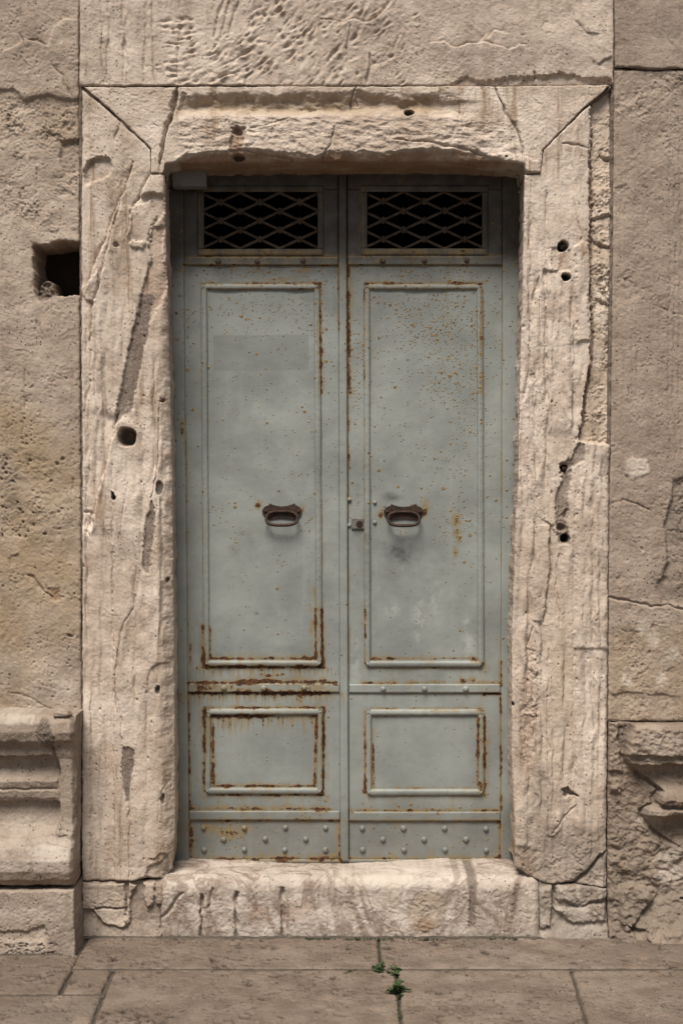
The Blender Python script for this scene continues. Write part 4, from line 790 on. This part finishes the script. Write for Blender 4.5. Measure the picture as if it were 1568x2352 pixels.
def quad_sheet(name, c4, y, thick, parent, pitch=2.4, bend=.0012, bev=.0015, holes=None):
    """a metal sheet/flat bar given by its four corners (tl,tr,br,bl) in picture units; front at depth y, real thickness"""
    tl, tr, br, bl = c4; nu = max(2, int(np.hypot(tr[0]-tl[0], tr[1]-tl[1])/pitch)+1); nv = max(2, int(np.hypot(bl[0]-tl[0], bl[1]-tl[1])/pitch)+1)
    u = np.linspace(0, 1, nu)[None, :, None]; v = np.linspace(0, 1, nv)[:, None, None]
    P = (1-v)*((1-u)*np.array(tl)+u*np.array(tr))+v*((1-u)*np.array(bl)+u*np.array(br)); px, py = P[...,0], P[...,1]
    px = px+.35*pn(px/9, py/9, 811); py = py+.35*pn(px/9, py/9, 813)
    X, Z = dpt(px, py); Y = y+bend*fbm(px/90, py/120, 2, 815)+.00035*fbm(px/20, py/20, 2, 817)
    e = np.zeros(px.shape, bool); e[0] = e[-1] = True; e[:,0] = e[:,-1] = True; Y = Y+np.where(e, bev, 0)
    V = np.stack([X, Y, Z], -1).reshape(-1, 3); Q = grid_quads(nv, nu); idx = np.arange(nu*nv).reshape(nv, nu)
    if holes is not None:
        hx0, hx1, hy0, hy1 = holes; cx_ = P[...,0]; cy_ = P[...,1]
    loop = np.concatenate([idx[0,:-1], idx[:-1,-1], idx[-1,:0:-1], idx[:0:-1,0]]); n = len(loop); low = V[loop].copy(); low[:,1] = y+thick; cur = len(V)+np.arange(n)
    Q = np.concatenate([Q, np.stack([loop, np.roll(loop,-1), np.roll(cur,-1), cur], 1)])
    me = mesh_np(name, np.concatenate([V, low]), Q); door_attr(me, y); return link(name, me, M_door, parent)
def half_round(name, p, q, y, r, proud, parent, ext=None):
    """half-round moulding strip from p to q (centre line, picture units), mitred flush at the ends"""
    L = math.hypot(q[0]-p[0], q[1]-p[1]); n = max(4, int(L/2.4)); seg = 8
    t = np.linspace(0, 1, n)[:, None]; a = np.linspace(0, np.pi, seg+1)[None, :]
    dx, dy = (q[0]-p[0])/L, (q[1]-p[1])/L; off = -r*np.cos(a)          # across, in units
    m = np.clip(off, -r, r)
    s_ = (t-.5)*2; along = p[0]+(q[0]-p[0])*t, p[1]+(q[1]-p[1])*t
    px = along[0]-dy*off+dx*0; py = along[1]+dx*off
    sgn = ext if ext is not None else 0                                     # mitre: +1 shortens the side towards +off
    k = np.where(t < .5, (1-2*t)**40, -((2*t-1)**40)); px = px+dx*k*sgn*off; py = py+dy*k*sgn*off
    px = px+.3*pn(px/14, py/14, 821); py = py+.3*pn(px/14, py/14, 823)
    X, Z = dpt(px, py); prf = np.sin(a)**.75*proud*(1+.06*np.cos(3*a)); Y = y-prf+.0006*fbm(px/10, py/10, 2, 825)
    V = np.stack([X, Y, Z], -1).reshape(-1, 3); nu = seg+1; Q = grid_quads(n, nu)
    idx = np.arange(n*nu).reshape(n, nu); caps = []
    for row in (idx[0], idx[-1]):
        for c_ in range(seg//2): caps.append([row[c_], row[c_+1], row[seg-c_-1], row[seg-c_]] if c_ < seg//2-1 else [row[c_], row[c_+1], row[seg-c_], row[seg-c_]])
    me = mesh_np(name, V, Q); door_attr(me, y); return link(name, me, M_door, parent)
def revolve(bm, prof, c, axis_y=True, seg=14, jx=0):
    vs = []
    for (r, d) in prof: vs.append([bm.verts.new((c[0]+r*math.cos(2*math.pi*k/seg), c[1]-d, c[2]+r*math.sin(2*math.pi*k/seg))) for k in range(seg)])
    for a in range(len(prof)-1):
        for k in range(seg): bm.faces.new((vs[a][k], vs[a][(k+1) % seg], vs[a+1][(k+1) % seg], vs[a+1][k]))
    bm.faces.new(vs[-1]); 
def rivet(parent, px, py, y, r=.0125, h=.008, mat=None):
    X, Z = dpt(px, py); bm = bmesh.new(); g = random.Random(int(px*7+py*3)); r *= g.uniform(.9, 1.08)
    revolve(bm, [(r, -.002), (r*.98, h*.35), (r*.82, h*.72), (r*.5, h*.95), (r*.15, h*1.02)], (X, y, Z))
    for v in bm.verts: v.co.x += g.uniform(-1,1)*r*.05; v.co.z += g.uniform(-1,1)*r*.05
    me = bpy.data.meshes.new('rivet'); bm.to_mesh(me); bm.free()
    for p in me.polygons: p.use_smooth = True
    door_attr(me, y); return link('rivet', me, mat or M_door, parent)
def slab_poly(name, pts, y, thick, parent, mat, rnd=0):
    """extruded outline (picture units)"""
    bm = bmesh.new(); f = [bm.verts.new((dpt(a, b)[0], y, dpt(a, b)[1])) for a, b in pts]; face = bm.faces.new(f)
    r = bmesh.ops.extrude_face_region(bm, geom=[face]); vs = [e for e in r['geom'] if isinstance(e, bmesh.types.BMVert)]
    for v in vs: v.co.y += thick
    bmesh.ops.recalc_face_normals(bm, faces=bm.faces)
    if rnd: bmesh.ops.bevel(bm, geom=[e for e in bm.edges if all(abs(v.co.y-y) < 1e-5 for v in e.verts)], offset=rnd, segments=2, affect='EDGES', profile=.6)
    me = bpy.data.meshes.new(name); bm.to_mesh(me); bm.free(); return link(name, me, mat, parent)
def tube(name, pts, rad, parent, mat, seg=8, closed=False):
    P = np.array(pts, float); n = len(P); T = np.roll(P, -1, 0)-np.roll(P, 1, 0) if closed else np.gradient(P, axis=0); T /= np.linalg.norm(T, axis=1)[:, None]+1e-9
    up = np.array([0., 1., .02]); A = np.cross(T, up); A /= np.linalg.norm(A, axis=1)[:, None]; B = np.cross(A, T); rad = np.broadcast_to(np.asarray(rad, float), (n,))
    a = np.linspace(0, 2*np.pi, seg, endpoint=False); V = (P[:,None]+rad[:,None,None]*(np.cos(a)[None,:,None]*A[:,None]+np.sin(a)[None,:,None]*B[:,None])).reshape(-1, 3)
    Q = []
    for k in range(n if closed else n-1):
        for j in range(seg): k2 = (k+1) % n; Q.append([k*seg+j, k*seg+(j+1) % seg, k2*seg+(j+1) % seg, k2*seg+j])
    me = mesh_np(name, V, np.array(Q)); return link(name, me, mat, parent)

M_lock = plain('worn_lock_steel', (.10, .092, .08), (.16, .15, .135), 60, .6, .2, .002, 150)
def lock_sheet(*a, **k):
    o = quad_sheet(*a, **k); o.data.materials.clear(); o.data.materials.append(M_lock); return o
M_grille = plain('rusty_grille_iron', (.050, .036, .027), (.095, .070, .052), 45, .85, 0, .002, 200)
def grille_sheet(*a, **k):
    o = quad_sheet(*a, **k); o.data.materials.clear(); o.data.materials.append(M_grille); return o
ys = YD                 # sheet plane
def lattice(grille, x0, x1, y0, y1, xc, yc, hx, hy, yy, seed):
    sl = hy/hx
    for sg in (1, -1):
        for k in range(-6, 7):
            f = lambda x: yc+sg*sl*(x-xc)+k*2*hy
            xs_ = [x0-6, x1+6]; lo, hi = xs_
            # clip to the opening (a little behind its frame)
            xa = xc+sg*((y0-6)-yc-k*2*hy)/sl; xb = xc+sg*((y1+6)-yc-k*2*hy)/sl; lo = max(lo, min(xa, xb)); hi = min(hi, max(xa, xb))
            if hi-lo < 14: continue
            L = math.hypot(hi-lo, sl*(hi-lo)); nx, ny = -sg*sl/math.hypot(1, sl)*3.0, 1/math.hypot(1, sl)*3.0
            p, q = (lo, f(lo)), (hi, f(hi)); c4 = [(p[0]-nx, p[1]-ny), (q[0]-nx, q[1]-ny), (q[0]+nx, q[1]+ny), (p[0]+nx, p[1]+ny)]
            grille_sheet('bar', c4, yy+.003*(sg > 0), .004, grille, pitch=3.4, bend=.004, bev=.0006)
    for i in range(-3, 4):
        for j in range(-3, 4):
            if (i+j) % 2: continue
            x, y = xc+i*hx, yc+j*hy
            if not (x0+4 < x < x1-4 and y0+4 < y < y1-4): continue
            grille_sheet('clip', [(x-3.8, y-7.5), (x+3.8, y-7.5), (x+3.4, y+8), (x-3.4, y+8)], yy-.004, .012, grille, pitch=2.4, bend=0, bev=.003)

def leaf(side):
    Ls = side == 'L'
    if Ls: xl = lambda y: 422+(y-600)*13/1370; xr = lambda y: 777+(y-600)*4.5/1370
    else:  xl = lambda y: 797.5+(y-600)*4/1370; xr = lambda y: 1153-(y-600)*5/1370
    X0, Z0 = dpt(xl(1975), 1975)
    root = empty('door_leaf', ((dpt(xl(1975), 0)[0]+dpt(xr(1975), 0)[0])/2, YD, Z0),
        'grey metal door leaf with heavy rust along its lower panels and faded rectangle above' if Ls else 'grey metal door leaf with dense rust specks on its upper panel and a keyhole lock', 'door leaf')
    root['group'] = 'leaves of the double door'
    Qd = lambda ya, yb, dx0=0, dx1=0: [(xl(ya)+dx0, ya), (xr(ya)+dx1, ya), (xr(yb)+dx1, yb), (xl(yb)+dx0, yb)]
    # vent zone: plate pieces round the grille opening
    if Ls: fo = (454, 743, 427, 587); op = (469, 729, 441, 572); lc = (dpt, (480+850/3.015)/1.2755, (480+500/3.015)/1.2755)
    else:  fo = (829, 1120, 426, 586); op = (843, 1106, 441, 571); lc = (dpt, (1000+702/2.9037)/1.2755, (480+478/2.9037)/1.2755)
    yt = 398
    quad_sheet('top_rail', [(xl(yt), yt), (xr(yt), yt), (xr(434), 434), (xl(434), 434)], ys, .03, root)
    quad_sheet('vent_plate', [(xl(434), 434), (op[0]-4, 434), (op[0]-4, 592), (xl(592), 592)], ys, .03, root)
    quad_sheet('vent_plate', [(op[1]+4, 434), (xr(434), 434), (xr(592), 592), (op[1]+4, 592)], ys, .03, root)
    quad_sheet('vent_plate', [(op[0]-4, 577), (op[1]+4, 577), (op[1]+4, 592), (op[0]-4, 592)], ys, .03, root)
    g = empty('vent_grille', (dpt((fo[0]+fo[1])/2, 0)[0], YD, dpt(0, fo[3])[1])); g.parent = root; g.matrix_parent_inverse = __import__('mathutils').Matrix.Translation(-root.location)
    # framing flats of the grille
    def sub(name, c4, y, th):
        o = quad_sheet(name, c4, y, th, None, pitch=2.6); o.parent = g; o.matrix_parent_inverse = g.matrix_world.inverted() if False else __import__('mathutils').Matrix.Translation(-gw); return o
    gw = g.location.copy()
    for c4 in ([(fo[0],fo[2]),(fo[1],fo[2]),(fo[1],op[2]),(fo[0],op[2])], [(fo[0],op[3]),(fo[1],op[3]),(fo[1],fo[3]),(fo[0],fo[3])], [(fo[0],op[2]+.3),(op[0],op[2]+.3),(op[0],op[3]-.3),(fo[0],op[3]-.3)], [(op[1],op[2]+.3),(fo[1],op[2]+.3),(fo[1],op[3]-.3),(op[1],op[3]-.3)]):
        quad_sheet('grille_frame', c4, ys-.006, .006, g, pitch=2.6)
    k = 3.015*1.2755 if Ls else 2.9037*1.2755
    lattice(g, op[0], op[1], op[2], op[3], lc[1], lc[2], 174.5/k if Ls else 174/k, 82.5/k if Ls else 81/k, ys+.001, 5)
    # rails and sheets
    ra = [(590, 609), (1569.5, 1590), (1862, 1883)] if Ls else [(588.5, 608.5), (1571, 1591), (1864, 1885)]
    names = ('upper_panel', 'lower_panel', 'kick_plate')
    zones = [(ra[0][1]-1, ra[1][0]+1), (ra[1][1]-1, ra[2][0]+1), (ra[2][1]-1, 1974.5)]
    for nm, (a, b_) in zip(names, zones): quad_sheet(nm, Qd(a, b_), ys+.002 if nm != 'kick_plate' else ys+.004, .03, root, bend=.004 if nm == 'upper_panel' else .002, bev=0)
    for (a, b_) in ra: quad_sheet('rail', Qd(a, b_, 1, -1), ys-.006, .012, root, bend=.0006)
    # half-round mouldings
    w = 7.6
    if Ls: mo = [((461, 651), (735.5, 651), (741, 1531.5), (467, 1531.5)), ((470, 1627), (743.5, 1627), (742.5, 1824), (469, 1824))]
    else:  mo = [((834.5, 651), (1109, 651), (1111.5, 1532.5), (836, 1532.5)), ((838, 1628.5), (1111, 1628.5), (1112, 1827), (838.5, 1827))]
    for tl, tr, br, bl in mo:
        cs = [(tl[0]+w, tl[1]+w), (tr[0]-w, tr[1]+w), (br[0]-w, br[1]-w), (bl[0]+w, bl[1]-w)]
        for i in range(4): half_round('moulding', cs[i], cs[(i+1) % 4], ys+.002, w, .011, root, ext=-1)
        for cxy in cs: rivet(root, cxy[0], cxy[1], ys-.0075, .0045, .0035)
    # rivets
    if Ls:
        rk = [C(500, 2300, 3.015, [p])[0] for p in ((290,378),(650,380),(1012,375),(1367,378),(468,480),(834,475),(1192,478),(296,573),(650,570),(1007,573),(1367,575))]
        rr = [C(500, 1850, 3.015, [p])[0] for p in ((470,497),(822,497),(1180,494))]; rt = [C(480, 480, 3.015, [p])[0] for p in ((482,862),(825,865),(1227,858))]
    else:
        rk = [(784+a/2, 1489.6+b_/2) for a, b_ in ((95,826),(284,826),(473,826),(663,829),(190,877),(379,877),(571,877),(97,925),(287,925),(475,925),(664,928))]
        rr = [(784+a/2, 1489.6+b_/2) for a, b_ in ((191,184),(380,184),(569,184))]; rt = [C(1000, 480, 2.9037, [p])[0] for p in ((348,828),(702,826),(1062,822))]
    for x, y in rk: rivet(root, x, y, ys+.003, .0105, .009)
    for x, y in rr: rivet(root, x, y, ys-.006, .0105, .009)
    for x, y in rt: rivet(root, x, y, ys-.006, .0105, .009, M_rivet)
    # pull handle
    c = (741, 1420) if Ls else (741, 1420); dx = 0 if Ls else 1033-0
    H = lambda pts: C(740, 1420, 2.9037, [(a+(0 if Ls else 1032), b_+(0 if Ls else 4)) for a, b_ in pts])
    out = [(80,222),(96,192),(140,172),(146,157),(166,168),(205,180),(249,184),(293,180),(332,168),(356,157),(362,172),(402,192),(418,222),(414,255),(394,280),(366,299),(310,293),(249,288),(188,293),(146,301),(104,278),(84,250)]
    hd = slab_poly('pull_handle', H(out), ys-.0035, .0055, root, M_iron, .0015)
    hw = hd.matrix_parent_inverse.copy()
    def hsub(o): o.parent = hd; o.matrix_parent_inverse = hw.inverted() @ __import__('mathutils').Matrix.Translation((0,0,0)) if False else __import__('mathutils').Matrix.Translation(-root.location); return o
    ring = []
    rx, ry = 132, 58; cxh, cyh = 249, 285
    for q in range(72):
        a = 2*math.pi*q/72; ca, sa = math.cos(a), math.sin(a); ex = .62
        x = cxh+rx*math.copysign(abs(ca)**ex, ca)*(1+.03*sa); y = cyh+ry*math.copysign(abs(sa)**.8, sa)
        if sa < 0 and abs(x-cxh) < 46: y = min(y, cyh-52)
        pxy = H([(x, y)])[0]; X, Z = dpt(*pxy); ring.append((X, ys-.010-.022*((y-(cyh-ry))/(2*ry)), Z))
    tube('ring', ring, [.0046+.0012*max(0, math.sin(2*math.pi*q/72)) for q in range(72)], hd, M_iron, closed=True)
    for a_, b_ in ((180,228),(208,226),(290,226),(318,228)):
        X, Z = dpt(*H([(a_, b_)])[0]); bm = bmesh.new(); bmesh.ops.create_uvsphere(bm, u_segments=10, v_segments=8, radius=.0072)
        for v in bm.verts: v.co.x *= .75
        bmesh.ops.translate(bm, verts=bm.verts, vec=(X, ys-.010, Z)); me = bpy.data.meshes.new('collar'); bm.to_mesh(me); bm.free()
        for p in me.polygons: p.use_smooth = True
        link('collar', me, M_iron, hd)
    for a_, b_ in ((245,228),(108,225),(392,225)):
        X, Z = dpt(*H([(a_, b_)])[0]); bm = bmesh.new(); revolve(bm, [(.006,-.001),(.0055,.003),(.0035,.0055),(.001,.006)], (X, ys-.0035, Z), seg=10); me = bpy.data.meshes.new('bolt_head'); bm.to_mesh(me); bm.free(); link('bolt_head', me, M_iron, hd)
    if Ls:
        quad_sheet('astragal', [(777, 400), (795.5, 400), (800.5, 1978), (781.5, 1978)], ys-.010, .03, root, bev=.003)
    else:
        lk = lock_sheet('lock_plate', [C(740,1420,2.9037,[p])[0] for p in ((838,282),(957,282),(955,378),(840,380))], ys-.005, .008, root, bev=.001)
        X, Z = dpt(*C(740,1420,2.9037,[(907,332)])[0]); bm = bmesh.new(); revolve(bm, [(.012,-.001),(.012,.003),(.010,.004),(.0005,.004)], (X, ys-.005, Z), seg=18); me = bpy.data.meshes.new('lock_cylinder'); bm.to_mesh(me); bm.free(); link('lock_cylinder', me, M_iron, lk)
        link('keyhole', box_mesh('keyhole', [(X-.009, X+.009, ys-.0098, ys-.004, Z-.0012, Z+.0012)]), M_dark, lk)
        for a_, b_ in ((822,125),(820,345),(1037,150),(1037,320)):
            x, y = C(740,1420,2.9037,[(a_, b_)])[0]; rivet(root, x, y, ys+.001, .0075, .006)
    return root
leaf('L'); leaf('R')

frame = empty('door_frame', (0, YD, dpt(0, 1976)[1]), 'narrow grey painted metal frame edging the double door', 'door frame')
quad_sheet('frame_post', [(372, 402), (421.5, 402), (434.5, 1979), (386, 1979)], ys-.012, .10, frame, bev=.002)
quad_sheet('frame_post', [(1153.5, 402), (1215, 402), (1215, 1979), (1148, 1979)], ys-.012, .10, frame, bev=.002)
quad_sheet('frame_head', [(380, 380), (1215, 380), (1215, 403), (380, 403)], ys-.014, .10, frame, bev=.002)
quad_sheet('sill_strip', [(433, 1974), (1150, 1974), (1150, 1983), (433, 1983)], ys+.0, .06, frame, bev=.001)
# grey plate under the lintel
X0, Z0 = to_wall(396, 392, .16); X1, Z1 = to_wall(473, 428, .16)
pts = [(X0, Z1+.001), (X0+.018, Z1), (X0+.030, Z1+.0015), (X0+.038, Z1-.002), (X0+.05, Z1+.0006), (X1, Z1), (X1, Z0+.02), (X0, Z0+.02)]
bm = bmesh.new(); f = bm.faces.new([bm.verts.new((a, .16, b_)) for a, b_ in pts]); r = bmesh.ops.extrude_face_region(bm, geom=[f])
for e in r['geom']:
    if isinstance(e, bmesh.types.BMVert): e.co.y += .06
bmesh.ops.recalc_face_normals(bm, faces=bm.faces); bmesh.ops.bevel(bm, geom=list(bm.edges), offset=.0015, segments=2, affect='EDGES')
me = bpy.data.meshes.new('junction_box'); bm.to_mesh(me); bm.free(); tag(link('junction_box', me, M_plate), 'small pale grey box fixed under the lintel in the upper corner above the vent', 'box')
# dark passage behind the doors
rm = link('passage', box_mesh('passage', [(-.70, -.66, .33, 2.4, .15, 2.75), (.66, .70, .33, 2.4, .15, 2.75), (-.66, .66, 2.4, 2.44, .15, 2.75), (-.66, .66, .9, 2.4, 2.7, 2.75), (-.66, .66, .9, 2.4, .15, .2)]), M_dark); rm['kind'] = 'structure'

# ------------------------------------------------------------------ weeds and moss in the joints
def gpt(px, py):
    k = (ZC/S)/(py-HY); return (px-CX)*S*k, D*k-D
def weed(label, px, py, spread, n, hgt, seed):
    X, Y = gpt(px, py); root = empty('weed', (X, Y, -.01), label, 'weed'); root['group'] = 'weeds in the paving joints'; g = random.Random(seed); V = []; F = []; SV = []
    def tri_leaf(p, d, L, W, up):
        k = len(V); s = (-d[1], d[0]); c_ = (p[0]+d[0]*L*.5, p[1]+d[1]*L*.5, p[2]+up*L*.5+W*.4); e = (p[0]+d[0]*L, p[1]+d[1]*L, p[2]+up*L*.7)
        V.extend([p, (c_[0]+s[0]*W, c_[1]+s[1]*W, c_[2]), e, (c_[0]-s[0]*W, c_[1]-s[1]*W, c_[2])]); F.append((k, k+1, k+2, k+3))
    stems = []
    for q in range(n):
        a = g.uniform(0, 2*math.pi); L = spread*g.uniform(.35, 1); z1 = hgt*g.uniform(.25, 1); bx, by = g.uniform(-.008,.008), g.uniform(-.03,.03)
        path = [(bx+math.cos(a)*L*t, by+math.sin(a)*L*t, z1*math.sin(t*1.9)) for t in (0, .25, .5, .75, 1)]; stems.append(path)
        for t in range(1, 5):
            p = path[t]
            for m in range(5): b_ = a+g.uniform(-1.5, 1.5); tri_leaf(p, (math.cos(b_), math.sin(b_)), g.uniform(.008, .017), g.uniform(.0024, .0046), g.uniform(-.2, .9))
    me = bpy.data.meshes.new('leaves'); me.from_pydata([(X+a, Y+b_, -.008+c_) for a, b_, c_ in V], [], F); link('leaves', me, M_leaf, root)
    sv = []; sf = []
    for pth in stems:
        for i in range(4):
            k = len(sv); (a, b_, c_), (a2, b2, c2) = pth[i], pth[i+1]; w = .0009
            sv += [(X+a-w, Y+b_, c_-.008), (X+a+w, Y+b_, c_-.008), (X+a2+w, Y+b2, c2-.008), (X+a2-w, Y+b2, c2-.008), (X+a, Y+b_-w, c_-.008), (X+a2, Y+b2-w, c2-.008)]; sf += [(k, k+1, k+2, k+3), (k, k+4, k+5, k+3), (k+1, k+4, k+5, k+2)]
    me = bpy.data.meshes.new('stem'); me.from_pydata(sv, [], sf); link('stem', me, M_leaf, root)
weed('feathery green weed sprouting from the paving joint below the doorstep', 912, 2276, .028, 16, .034, 1)
weed('small green weed tuft where two paving joints meet below the doorstep', 908, 2229, .022, 8, .012, 2)
weed('tiny green sprig at the foot of the short joint beneath the doorstep', 872, 2226, .016, 7, .02, 3)
V = []; F = []; g = random.Random(21)
for seg_, n in (((700, 2157, 870, 2158), 60), ((870, 2158, 1010, 2158), 40), ((1120, 2156, 1180, 2156), 26), ((868, 2160, 872, 2222), 20), ((905, 2229, 918, 2340), 70), ((800, 2228, 860, 2228), 40)):
    for q in range(n):
        t = g.random(); X, Y = gpt(seg_[0]+(seg_[2]-seg_[0])*t+g.gauss(0, 2), seg_[1]+(seg_[3]-seg_[1])*t+g.gauss(0, 1.2)); k = len(V); r = g.uniform(.002, .006); a = g.random()*6.28; Y -= .0
        z = -.004 if seg_[3] > 2200 else .001
        V += [(X+r*math.cos(a+i*2.09), Y+r*math.sin(a+i*2.09), z) for i in range(3)]+[(X+g.uniform(-.002,.002), Y, z+r*1.1)]; F += [(k, k+1, k+3), (k+1, k+2, k+3), (k+2, k, k+3)]
me = bpy.data.meshes.new('moss'); me.from_pydata(V, [], F); o = link('moss', me, M_moss); o['kind'] = 'stuff'; o['label'] = 'thin green moss growing in the paving joints'; o['category'] = 'moss'
